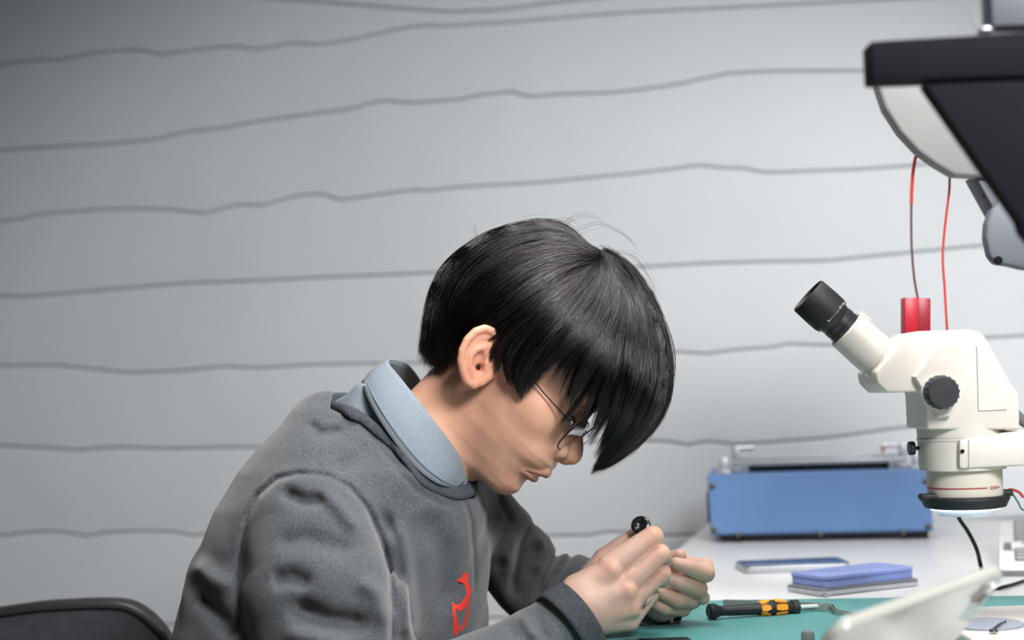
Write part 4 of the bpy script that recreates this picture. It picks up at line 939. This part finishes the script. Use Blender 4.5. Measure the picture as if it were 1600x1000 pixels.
VS, FS = build(S, (225, 590, -400), (1090, 1230, 330), 3.4, slop=60)
VS = relax(VS, FS, 3, 0.5)
knit = mat('heather_knit', (108, 112, 117), 0.92, spec=0.15)
nt = knit.node_tree; bs = nt.nodes['Principled BSDF']; tc = [n for n in nt.nodes if n.type == 'TEX_COORD'][0]
n1 = nt.nodes.new('ShaderNodeTexNoise'); n1.inputs['Scale'].default_value = 650; n1.inputs['Detail'].default_value = 5; n1.inputs['Roughness'].default_value = 0.8
r1 = nt.nodes.new('ShaderNodeValToRGB'); r1.color_ramp.elements[0].position = 0.32; r1.color_ramp.elements[1].position = 0.68
r1.color_ramp.elements[0].color = s2l((46, 49, 52)); r1.color_ramp.elements[1].color = s2l((98, 101, 104))
bp = nt.nodes.new('ShaderNodeBump'); bp.inputs['Distance'].default_value = 0.0006; bp.inputs['Strength'].default_value = 0.7
nt.links.new(tc.outputs['Object'], n1.inputs['Vector']); nt.links.new(n1.outputs['Fac'], r1.inputs['Fac']); nt.links.new(r1.outputs['Color'], bs.inputs['Base Color'])
nt.links.new(n1.outputs['Fac'], bp.inputs['Height']); nt.links.new(bp.outputs['Normal'], bs.inputs['Normal'])
bs.inputs['Sheen Weight'].default_value = 0.25; bs.inputs['Sheen Roughness'].default_value = 0.5
sweat = to_mesh('sweatshirt', VS, FS, knit, person); sweat['label'] = 'grey heather sweatshirt with a red printed emblem'

# ribbed bands: neck and cuffs (flat tubes with real ribs)
def w3(px, py, z): return Vector(to_world(pt(px, py, z)[None])[0])
def rib_band(name, edgeA, edgeB, thick, ribs, m, parent, closed=True, sm=10, bulge=2.0):
    """strip between two 3-D lines (pixel, pixel, depth) with ribs across it, given a thickness"""
    A = [Vector(pt(*p)) for p in edgeA]; Bq = [Vector(pt(*p)) for p in edgeB]
    if closed: A = A + [A[0]]; Bq = Bq + [Bq[0]]
    A = spline(A, sm); Bq = spline(Bq, sm); n0 = len(A)
    fine = ribs * 4; V = []; F = []; J = 6
    cen = sum((a for a in A), Vector()) / len(A)
    for i in range(fine + 1):
        t = i / fine * (n0 - 1); k = min(int(t), n0 - 2); fr_ = t - k; a = A[k].lerp(A[k + 1], fr_); b_ = Bq[k].lerp(Bq[k + 1], fr_)
        tg = ((A[min(k + 1, n0 - 1)] - A[k])).normalized(); nrm = tg.cross(b_ - a).normalized()
        if nrm.dot((a + b_) / 2 - cen) < 0: nrm = -nrm
        rb_ = 0.9 * (1 if (i % 4) < 2 else 0)
        for j in range(J + 1):
            v = j / J; V.append(a.lerp(b_, v) + nrm * (thick * 0.5 + rb_ * (0 < j < J) + bulge * math.sin(math.pi * v)))
        for j in range(J + 1):
            v = 1 - j / J; V.append(a.lerp(b_, v) + nrm * (-thick * 0.5 + bulge * math.sin(math.pi * v) * .5))
    W = 2 * (J + 1)
    for i in range(fine):
        for j in range(W): F.append((i * W + j, i * W + (j + 1) % W, (i + 1) * W + (j + 1) % W, (i + 1) * W + j))
    me = bpy.data.meshes.new(name); me.from_pydata([tuple(x) for x in to_world(np.array([tuple(v) for v in V]))], [], F)
    me.validate(); bm = bmesh.new(); bm.from_mesh(me); bmesh.ops.recalc_face_normals(bm, faces=bm.faces); bm.to_mesh(me); bm.free(); return link(name, me, m, parent)
ribm = mat('rib_knit', (66, 69, 73), 0.92, nscale=300, namt=0.25, bump=0.0002, bscale=900, spec=0.15)
from mathutils.bvhtree import BVHTree
bvh = BVHTree.FromObject(sweat, bpy.context.evaluated_depsgraph_get())
def cloth_z(px, py, default):
    h = bvh.ray_cast(CAM, cray(px, py).normalized())
    return default if h[0] is None else ((h[0] - CAM).dot(FW) / S_ - 2400)
nbl = [(512,640,6),(540,650,-90),(564,662,-112),(588,682,-135),(613,703,-156),(636,730,-160),(658,757,-166),(690,774,-138),(722,781,-82)]
nbu = [(520,626,10),(540,633,0),(562,643,0),(583,658,0),(604,677,0),(625,698,0),(648,722,0),(680,741,0),(712,752,0)]
lo_, up2 = [], []
for (a, b_, c), (d, e_, f_) in zip(nbl, nbu):
    z_ = cloth_z(a + 1.5, b_ + 3, c) if c < 0 else c
    lo_.append((a, b_, z_ - 1.5)); up2.append((d, e_, (z_ + 13) if c < 0 else f_))
rib_band('neckband', up2 + [(735,748,-10),(737,724,50),(700,690,95),(640,650,108),(570,625,70)],
 lo_ + [(748,768,-10),(750,738,60),(705,700,112),(640,656,124),(560,626,84)], 5, 150, ribm, sweat, bulge=2.5)
rib_band('cuff',
 [(866,914,-100),(884,914,-140),(912,940,-160),(936,975,-158),(948,1006,-130),(940,1010,-80),(915,985,-50),(882,940,-55)],
 [(838,940,-104),(852,936,-152),(880,960,-176),(906,996,-176),(922,1034,-146),(915,1040,-90),(890,1020,-52),(855,965,-56)],
 5, 110, ribm, sweat, bulge=1)
rib_band('cuff',
 [(1000,972,20),(1020,980,12),(1044,978,16),(1064,962,36),(1060,935,66),(1035,920,84),(1005,935,80),(992,958,50)],
 [(984,984,34),(1010,996,24),(1036,990,28),(1054,974,50),(1044,944,84),(1015,930,100),(985,945,98),(975,968,66)],
 5, 80, ribm, sweat, bulge=1)

# shirt: collar leaf, stand and the bit of yoke that shows
shirtm = mat('pale_blue_chambray', (120, 129, 137), 0.85, nscale=500, namt=0.10, bump=0.00015, bscale=1200, spec=0.2)
def leaf(name, A, Bq, thick, m, parent, sm=8, J=8, bulge=4):
    A = spline([Vector(pt(*p)) for p in A], sm); Bq = spline([Vector(pt(*p)) for p in Bq], sm); V = []; n = len(A); W = 2 * (J + 1); F = []
    cen = sum(A, Vector()) / n
    for i in range(n):
        a, b_ = A[i], Bq[i]; tg = (A[min(i + 1, n - 1)] - A[max(i - 1, 0)]).normalized(); nrm = tg.cross(b_ - a).normalized()
        if nrm.dot((a + b_) / 2 - cen) < 0: nrm = -nrm
        st_ = [0.0 if j not in (J - 1,) else -0.6 for j in range(J + 1)]
        for j in range(J + 1): v = j / J; V.append(a.lerp(b_, v) + nrm * (thick / 2 + bulge * math.sin(math.pi * v) + st_[j]))
        for j in range(J + 1): v = 1 - j / J; V.append(a.lerp(b_, v) + nrm * (-thick / 2 + bulge * math.sin(math.pi * v)))
    for i in range(n - 1):
        for j in range(W): F.append((i * W + j, i * W + (j + 1) % W, (i + 1) * W + (j + 1) % W, (i + 1) * W + j))
    F.append(tuple(range(W))[::-1]); F.append(tuple((n - 1) * W + j for j in range(W)))
    me = bpy.data.meshes.new(name); me.from_pydata([tuple(x) for x in to_world(np.array([tuple(v) for v in V]))], [], F); me.validate()
    bm = bmesh.new(); bm.from_mesh(me); bmesh.ops.recalc_face_normals(bm, faces=bm.faces); bm.to_mesh(me); bm.free(); return link(name, me, m, parent)
shirt = leaf('shirt', [(505,640,20),(540,618,-30),(570,600,-50),(610,650,-112),(660,705,-118),(712,745,-70)],
 [(500,668,20),(545,668,-80),(600,706,-122),(640,745,-128),(678,764,-96),(720,772,-40)], 3, shirtm, person, bulge=2)
shirt['label'] = 'pale blue chambray shirt under the sweatshirt'
inn = [(736,722,60),(700,670,100),(668,612,105),(640,572,76),(614,562,25),(608,568,-20),(630,596,-78),(660,634,-102),(690,674,-100),(716,712,-72),(728,744,-30)]
out = [(752,752,70),(705,712,128),(650,660,132),(605,622,100),(574,600,30),(566,600,-35),(580,634,-98),(610,682,-130),(650,731,-136),(684,756,-120),(710,763,-80)]
cl = leaf('collar_leaf', inn, out, 3.5, shirtm, shirt)
seam = []
for a, b_ in list(zip(inn, out))[3:]:
    q = np.array(b_, float) * .84 + np.array(a, float) * .16; q[2] -= 6.5; seam.append(Vector(to_world(pt(*q)[None])[0]))
bs_ = bmesh.new(); tube(bs_, seam, 0.9 * S_, 6, sm=8); obj('collar_stitching', bs_, mat('stitch_thread', (104, 113, 122), 0.8), shirt)
leaf('collar_stand', [tuple(np.array(a) + np.array([1, 3, 0])) for a in inn], [(755,768,60),(712,728,108),(660,680,110),(612,640,84),(584,616,26),(580,620,-28),(600,650,-84),(630,690,-112),(664,730,-112),(694,756,-90),(722,764,-50)], 2.5, shirtm, shirt)
# trousers
tr = [('u', C3([(430, 1190, 0), (470, 1240, 10)], [150, 150]), 0), ('u', C3([(470, 1260, -110), (900, 1260, -150), (1000, 1330, -150), (980, 1900, -150)], [110, 80, 76, 60]), 40),
      ('u', C3([(470, 1260, 110), (900, 1260, 150), (1000, 1330, 150), (980, 1900, 150)], [110, 80, 76, 60]), 40)]
VT, FT = build(tr, (240, 1020, -330), (1150, 1960, 330), 12, 10)
to_mesh('trousers', relax(VT, FT, 2), FT, M['denim'], person)
for sg in (-1, 1):
    sh_ = [('u', C3([(960, 1925, 150 * sg), (1120, 1955, 150 * sg)], [48, 34]), 0)]
    VT, FT = build(sh_, (880, 1860, 150 * sg - 70), (1190, 2020, 150 * sg + 70), 8, 6); to_mesh('shoe', VT, FT, M['blackr'], person)

# printed emblem: thin film laid on the cloth
def film(name, polys, m, parent, lift=0.0006):
    bm = bmesh.new()
    for pl in polys:
        t = bmesh.new(); t.faces.new([t.verts.new((x, y, 0)) for x, y in pl]); bmesh.ops.triangulate(t, faces=t.faces)
        bmesh.ops.subdivide_edges(t, edges=t.edges, cuts=3, use_grid_fill=True); bmesh.ops.triangulate(t, faces=t.faces)
        for v in t.verts:
            hit = bvh.ray_cast(CAM, cray(v.co.x, v.co.y).normalized())
            if hit[0] is not None: v.co = hit[0] + hit[1] * 0 - cray(v.co.x, v.co.y).normalized() * lift
        merge(bm, t)
    me = bpy.data.meshes.new(name); bm.to_mesh(me); bm.free(); return link(name, me, m, parent)
E = lambda pts: [(680 + x / 5, 860 + y / 5) for x, y in pts]
film('printed_emblem', [
 E([(215,180),(240,172),(262,185),(262,240),(250,275),(230,270),(225,232),(170,245),(166,236),(205,212)]),
 E([(232,268),(262,262),(285,292),(276,355),(262,400),(240,440),(196,478),(158,458),(150,425),(190,420),(228,372),(246,345)]),
 E([(133,400),(150,412),(160,470),(172,540),(184,580),(180,636),(160,672),(146,655),(142,560),(134,470)]),
 E([(252,400),(266,400),(262,470),(246,555),(238,590),(192,638),(184,610),(222,570),(240,500)])],
 mat('red_print', (214, 62, 54), 0.55, spec=0.3), sweat)
# ------------------------------------------------------------------ hair
OUT = [(655,552),(660,520),(667,480),(679,440),(698,412),(728,386),(765,365),(800,353),(850,347),(880,352),(912,371),(945,388),(975,418),(1000,455),(1021,495),(1036,540),(1042,590),(1036,630),(1019,668),(990,700),(960,718),(932,731)]
FULL = OUT + [(900,700),(850,690),(790,680),(720,640),(680,595)]
CLIP = OUT + [(938,706),(956,676),(976,640),(984,600),(972,560),(936,530),(905,548),(884,572),(880,566),(872,560),(852,586),(830,602),(815,617),(797,598),(794,560),(786,532),(768,514),(745,508),(726,520),(712,545),(702,566),(684,580),(668,572)]
def zmid(x, y): a = (x - 845) * .7507 + (y - 510) * .6606; return -a * SP / CP * 0.85
# smooth inflation of the silhouette: solve laplace(phi) = -1 inside it, thickness ~ sqrt(phi)
GX, GY = np.meshgrid(np.arange(640, 1061, 5.0), np.arange(330, 751, 5.0), indexing='ij'); INS = poly_sd(FULL, GX, GY) > 0
PHI = np.zeros(GX.shape)
for _ in range(2500):
    PHI[1:-1, 1:-1] = np.where(INS[1:-1, 1:-1], (PHI[:-2, 1:-1] + PHI[2:, 1:-1] + PHI[1:-1, :-2] + PHI[1:-1, 2:]) / 4 + 25.0 / 4, 0)
PHI *= 136.0 ** 2 / PHI.max()
def Hh(x, y, sd=None):
    a = np.clip((x - 640) / 5, 0, GX.shape[0] - 1.001); b = np.clip((y - 330) / 5, 0, GX.shape[1] - 1.001); i = a.astype(int); j = b.astype(int); f = a - i; g = b - j
    v = (PHI[i, j] * (1 - f) + PHI[i + 1, j] * f) * (1 - g) + (PHI[i, j + 1] * (1 - f) + PHI[i + 1, j + 1] * f) * g
    return np.sqrt(np.maximum(v, 0))
def cap(Q):
    x, y = screen(Q); z = Q[..., 2]; sd = poly_sd(FULL, x, y); h = Hh(x, y, sd) + 1e-3
    d = (np.abs(z - zmid(x, y)) - h); d = np.maximum(d * 0.6, -sd + 3)
    return smaxp(d, -poly_sd(CLIP, x, y) + 4, 5)
Vh, Fh_ = build([('u', Fn(cap), 0)], (640, 330, -210), (1060, 745, 200), 3.0, slop=14)
Vh = relax(Vh, Fh_, 2, 0.5)
hairbase = mat('hair_base', (14, 13, 14), 0.6, spec=0.2)
hair_root = to_mesh('hair', Vh, Fh_, hairbase, person); hair_root['label'] = 'short black hair with a long fringe falling forward'

GUIDES = [
 [(925,388),(880,352),(830,349),(765,366),(705,405),(676,450),(664,500),(656,550)],
 [(928,392),(870,366),(800,372),(735,410),(694,462),(676,520),(664,566)],
 [(932,396),(870,386),(805,402),(745,440),(706,495),(688,545),(680,582)],
 [(936,400),(880,406),(820,432),(765,472),(728,510),(706,545),(694,576)],
 [(938,402),(890,424),(840,458),(795,494),(765,512),(744,518),(724,526)],
 [(940,404),(905,436),(860,476),(820,510),(796,540),(790,566),(797,598)],
 [(942,405),(915,448),(875,492),(842,526),(820,560),(812,592),(814,620)],
 [(944,406),(928,455),(896,502),(864,538),(842,566),(832,588),(828,606)],
 [(946,406),(940,460),(915,510),(886,545),(866,566),(856,580),(846,592)],
 [(948,406),(952,465),(932,520),(906,556),(894,582),(888,602),(882,622)],
 [(950,406),(964,466),(950,528),(926,570),(912,594),(900,622),(892,650)],
 [(952,406),(978,470),(974,540),(958,590),(944,630),(932,660),(922,684)],
 [(952,404),(990,466),(996,540),(984,610),(966,660),(948,700),(930,730)],
 [(952,402),(1000,460),(1018,530),(1014,600),(994,660),(966,702),(934,732)],
 [(950,400),(1004,452),(1034,520),(1036,590),(1018,650),(984,698),(944,726)],
 [(946,394),(990,430),(1024,490),(1044,560),(1040,620),(1016,668),(980,704)],
 [(940,388),(975,412),(1010,464),(1036,525),(1046,588),(1036,640),(1010,678)]]
NP = 16
def resamp(g):
    p = np.array([tuple(v)[:2] for v in spline([(a, b, 0) for a, b in g], 8)]); s = np.r_[0, np.cumsum(np.hypot(*np.diff(p, axis=0).T))]; q = np.linspace(0, s[-1], 60)
    return np.stack([np.interp(q, s, p[:, 0]), np.interp(q, s, p[:, 1])], 1)
GR = np.array([resamp(g) for g in GUIDES]); NG = len(GR)
def strands(N, side, seed, spread=1.0, lift=(0, 7), u0=0, u1=NG - 1, rad=0.00019, full=0.0, wild=0.0):
    r = np.random.default_rng(seed)
    u = u0 + r.random(N) * (u1 - u0); K = np.where(u > 8, 2.3, 4.0); cl = (np.round(u * K + r.normal(0, .22, N)) / K).clip(0, NG - 1)
    t0 = np.where(r.random(N) < full, 0, r.random(N) ** 1.4 * 0.72); t1 = np.clip(t0 + 0.25 + r.random(N) * 0.9, 0, 1) ; t1 = np.where(r.random(N) < .75, np.clip(0.93 + r.normal(0, .05, N), .8, 1.05), t1); t1 = t1 * np.where(r.random(N) < .88, np.interp(u, [7.2, 8.6, 11.3, 12.2], [1, .82, .78, 1]), 1); t1 = np.maximum(t1, t0 + .12)
    tt = t0[:, None] + (t1 - t0)[:, None] * np.linspace(0, 1, NP)[None]
    # lock pattern: tips gather towards the lock's own line
    ue = u[:, None] + (cl - u)[:, None] * (0.85 * np.clip((tt - .35) / .65, 0, 1) ** 1.5)
    ue = np.clip(ue, 0, NG - 1.001); k = ue.astype(int); f = ue - k
    ti = np.clip(tt, 0, 1) * 59; ki = np.minimum(ti.astype(int), 58); fi = (ti - ki)[..., None]
    A = GR[k, ki] * (1 - fi) + GR[k, ki + 1] * fi; Bq = GR[k + 1, ki] * (1 - fi) + GR[k + 1, ki + 1] * fi
    p = A * (1 - f[..., None]) + Bq * f[..., None]
    ext = np.clip(tt - 1, 0, 1)[..., None] * (GR[k, 59] - GR[k, 52]) * 6; p = p + ext
    ph = r.random((N, 2)) * 6.28; am = (1.2 + 2.2 * r.random((N, 1))) * spread
    p[..., 0] += am * np.sin(tt * 5 + ph[:, :1]); p[..., 1] += am * np.cos(tt * 4.3 + ph[:, 1:])
    hs = lambda q: (np.sin(cl * q) * 43758.5453) % 1.0                      # one random number per lock
    q_ = np.interp(u, [0, 2, 6, 9], [.15, .35, .7, 1.0])[:, None]; lock = (hs(127.1) - .5)[:, None] * q_; bell = np.sin(np.pi * np.clip(tt, 0, 1)) * q_
    p[..., 0] += lock * 7 * tt + ((hs(63.7) - .5)[:, None] * 15) * bell + q_ * (hs(17.3) - .5)[:, None] * 8 * np.sin(tt * 7 + hs(5.1)[:, None] * 6)
    p[..., 1] += q_ * (hs(311.7) - .5)[:, None] * 9 * tt + ((hs(93.1) - .5)[:, None] * 15) * bell + q_ * (hs(29.9) - .5)[:, None] * 8 * np.sin(tt * 6 + hs(8.7)[:, None] * 6)
    if wild: p += (r.normal(0, wild, (N, 1, 2)) * (tt[..., None] ** 1.5))
    x, y = p[..., 0], p[..., 1]; h = Hh(x, y)
    lf = (lift[0] + (lift[1] - lift[0]) * r.random((N, 1))) + (hs(77.7)[:, None] * 10 - 3) * (0.4 + bell) + 5 * (hs(45.1) - .3)[:, None] * np.sin(tt * (4 + 5 * hs(3.3)[:, None]) + hs(2.2)[:, None] * 6)
    z = zmid(x, y) + side * (h + lf * np.clip(h / 30, .15, 1)) + r.normal(0, 3, (N, 1)) * np.clip(1 - h / 60, 0, 1)
    kk = (2400 + z) / 2400
    return np.stack([800 + (x - 800) * kk, 500 + (y - 500) * kk, z], -1)
def hair_obj(name, arrs, m, parent, r0=0.00019):
    Pn = np.concatenate([a.reshape(-1, a.shape[1], 3) for a in arrs]); N, n = Pn.shape[:2]
    hc = bpy.data.hair_curves.new(name); hc.add_curves([n] * N); Wd = to_world(Pn.reshape(-1, 3)).astype(np.float32)
    hc.points.foreach_set('position', Wd.ravel())
    ra = hc.attributes.get('radius') or hc.attributes.new('radius', 'FLOAT', 'POINT')
    prof = np.interp(np.linspace(0, 1, n), [0, .1, .75, 1], [.6, 1, .9, .15]) * r0
    ra.data.foreach_set('value', np.tile(prof, N).astype(np.float32))
    hc.materials.append(m); o = bpy.data.objects.new(name, hc); COL.objects.link(o); o.parent = parent; return o
hm = bpy.data.materials.new('black_hair'); hm.use_nodes = True; nt = hm.node_tree
for n in list(nt.nodes):
    if n.type == 'BSDF_PRINCIPLED': nt.nodes.remove(n)
hb = nt.nodes.new('ShaderNodeBsdfHairPrincipled'); hb.parametrization = 'COLOR' if False else 'MELANIN'
hb.inputs['Melanin'].default_value = 0.997; hb.inputs['Melanin Redness'].default_value = 0.5; hb.inputs['Roughness'].default_value = 0.22; hb.inputs['Radial Roughness'].default_value = 0.3
hb.inputs['Random Roughness'].default_value = 0.3; hb.inputs['Random Color'].default_value = 0.1
nt.links.new(hb.outputs[0], [n for n in nt.nodes if n.type == 'OUTPUT_MATERIAL'][0].inputs[0])
near = [strands(15000, -1, 1), strands(3500, -1, 2, lift=(2, 12), spread=2.0, full=.25), strands(2500, -1, 5, u0=9, u1=16, lift=(-25, 4), wild=2)]
far = [strands(5500, 1, 3), strands(1500, 1, 6, u0=9, u1=16, lift=(-30, 3), wild=3)]
hair_obj('hair_strands', near + far, hm, hair_root)
# loose hairs and wisps over the temple and the glasses
def wisps(paths, n, seed, jit=3):
    r = np.random.default_rng(seed); out = []
    for g in paths:
        p = np.array([tuple(v) for v in spline([(a, b, c) for a, b, c in g], 5)]); s = np.linspace(0, len(p) - 1, NP); k = np.minimum(s.astype(int), len(p) - 2); p = p[k] * (1 - (s - k)[:, None]) + p[k + 1] * (s - k)[:, None]
        for _ in range(n):
            q = p.copy(); w_ = np.linspace(1, .25, NP)[:, None]; q += r.normal(0, jit, (1, 3)) * w_ * np.array([1, 1, 1.5]) + r.normal(0, jit * .35, (1, 3)) * np.linspace(0, 1, NP)[:, None]
            L_ = .8 + .2 * r.random(); idx = np.linspace(0, (NP - 1) * L_, NP); ki = np.minimum(idx.astype(int), NP - 2); q = q[ki] * (1 - (idx - ki)[:, None]) + q[ki + 1] * (idx - ki)[:, None]
            kk = (2400 + q[:, 2]) / 2400; out.append(np.stack([800 + (q[:, 0] - 800) * kk, 500 + (q[:, 1] - 500) * kk, q[:, 2]], 1))
    return np.array(out)
W1 = wisps([[(930,520,-128),(912,570,-134),(893,606,-136),(884,626,-136)], [(950,530,-120),(930,580,-132),(905,625,-134),(884,652,-134),(874,664,-132)],
            [(962,520,-112),(950,575,-124),(930,620,-130),(914,650,-130)], [(975,520,-105),(966,580,-118),(948,630,-122),(932,668,-120)],
            [(985,540,-98),(975,600,-108),(957,655,-110),(936,692,-106)], [(955,560,-118),(944,600,-126),(926,640,-128),(908,662,-128)],
            [(998,560,-90),(985,620,-98),(962,672,-98),(930,716,-92)], [(1005,600,-80),(985,655,-86),(955,700,-84),(930,728,-82)]], 46, 11, 3.2)
W2 = wisps([[(880,352,-10),(900,338,-6),(925,336,0),(950,352,6)], [(900,362,-10),(940,352,-6),(980,372,0),(1002,400,6)], [(950,392,-20),(990,400,-14),(1018,440,-6),(1030,475,-4)],
            [(745,376,0),(742,362,4),(739,350,8)], [(800,352,0),(840,341,0),(880,346,0)], [(860,350,-10),(885,342,-6),(905,350,0)], [(1000,450,-30),(1030,490,-24),(1048,545,-20),(1046,590,-20)],
            [(1020,500,-30),(1044,560,-28),(1047,620,-26),(1028,668,-26)], [(700,410,0),(676,440,0),(664,476,0)]], 7, 12, 4)
hair_obj('fringe_wisps', [W1], hm, hair_root, 0.00020); hair_obj('flyaway_hairs', [W2], hm, hair_root, 0.00007)

# ------------------------------------------------------------------ eyeglasses
def hw(f, u, y): return Vector(to_world(hd(f, u, y)[None])[0])
org = hw(160, -92, 0)
R = empty('eyeglasses', org, 0, 'thin dark metal framed eyeglasses worn low on the nose', 'glasses')
gm_ = mat('dark_blue_metal', (34, 38, 58), 0.25, 0.9)
glass = mat('lens_glass', (235, 242, 250), 0.02, trans=1.0, ior=1.45)
lf = lambda f, u, y: hw(f, u, y) - org
def rimpt(sg, a, s_=1.0, df=0):
    c, sn = math.cos(a), math.sin(a); e = 2 / 2.6
    yy = 40 * sg + 34 * s_ * abs(c) ** e * (1 if c >= 0 else -1); uu = -92 + 29 * s_ * abs(sn) ** e * (1 if sn >= 0 else -1)
    return lf(163.5 - abs(yy) * 0.05 + (uu + 92) * 0.10 + df, uu, yy)
fb = bmesh.new()
for sg in (-1, 1): tube(fb, [rimpt(sg, 2 * math.pi * k / 44) for k in range(44)], 1.25 * S_, 8, True)
tube(fb, [lf(160, -84, -7), lf(165, -80, 0), lf(160, -84, 7)], 1.1 * S_, 8, sm=5)
obj('frame', fb, gm_, R)
for sg in (-1, 1):
    b = bmesh.new(); r0 = [b.verts.new(rimpt(sg, 2 * math.pi * k / 44, 0.985, .8)) for k in range(44)]; r1 = [b.verts.new(rimpt(sg, 2 * math.pi * k / 44, 0.985, -.8)) for k in range(44)]
    b.faces.new(r0); b.faces.new(r1[::-1])
    for k in range(44): b.faces.new((r0[k], r1[k], r1[(k + 1) % 44], r0[(k + 1) % 44]))
    obj('lens', b, glass, R, True, 20)
    b = bmesh.new(); tube(b, [lf(157, -80, 74 * sg), lf(154, -79, 80 * sg), lf(148, -78, 86 * sg), lf(85, -70, 105 * sg), lf(40, -55, 110 * sg), lf(8, -38, 112 * sg), lf(-18, -46, 108 * sg), lf(-36, -75, 106 * sg)], [1.3 * S_, 1.3 * S_, 1.1 * S_, 1.0 * S_, 1.3 * S_, 2 * S_, 2 * S_, 2 * S_], 8, sm=4); tp = obj('temple', b, gm_, R)
    b = bmesh.new(); box(b, lf(154, -79, 79 * sg), (.003, .003, .003), .0006); obj('hinge', b, M['steel'], tp)
    b = bmesh.new(); tube(b, [lf(159, -88, 9 * sg), lf(150, -92, 13 * sg)], .6 * S_, 6); t = bmesh.new(); bmesh.ops.create_uvsphere(t, u_segments=12, v_segments=8, radius=1); bmesh.ops.scale(t, vec=(.0016, .0016, .0028), verts=t.verts); bmesh.ops.translate(t, vec=lf(150, -94, 14 * sg), verts=t.verts); merge(b, t); obj('nose_pad', b, glass, R)
# lashes under the lowered lids
la = []
for sg in (-1, 1):
    for k in range(34):
        y = (16 + k) * sg; f0 = 138 + 4.5 * math.sin((k) / 34 * math.pi); p0 = hd(f0, -70.5, y); p1 = hd(f0 + 8, -76, y * 1.03); p2 = hd(f0 + 12, -76, y * 1.06); la.append([p0, (p0 + p1) / 2, p1, p2])
hair_obj('eyelashes', [np.array(la)], hm, hair_root, 0.00014)

# ------------------------------------------------------------------ driver held in the near hand
c0 = w3(1001, 820, -84); ax_ = (w3(1012, 850, -20) - c0).normalized()
R = empty('hand_driver', c0, 0, 'small black driver with dished round cap pinched between thumb and index finger', 'screwdriver')
def LV(prof, name, m, par, ang=40): b = bmesh.new(); lathe(b, [(r * S_, t * S_) for r, t in prof], (0, 0, 0), ax_, 40); return obj(name, b, m, par, True, ang)
LV([(0, 1.5), (4, 1.0), (8, -1.5), (10.5, -3), (13.5, -2), (15, 1), (15, 5), (12.5, 9), (7, 11), (0, 11)], 'swivel_cap', mat('gloss_black', (26, 27, 30), 0.25), R)
LV([(0, 11), (5, 11), (5.2, 100), (0, 100)], 'handle', M['blackp'], R)
LV([(0, 100), (1.6, 100), (1.4, 140), (0, 142)], 'blade_shaft', M['steel'], R)
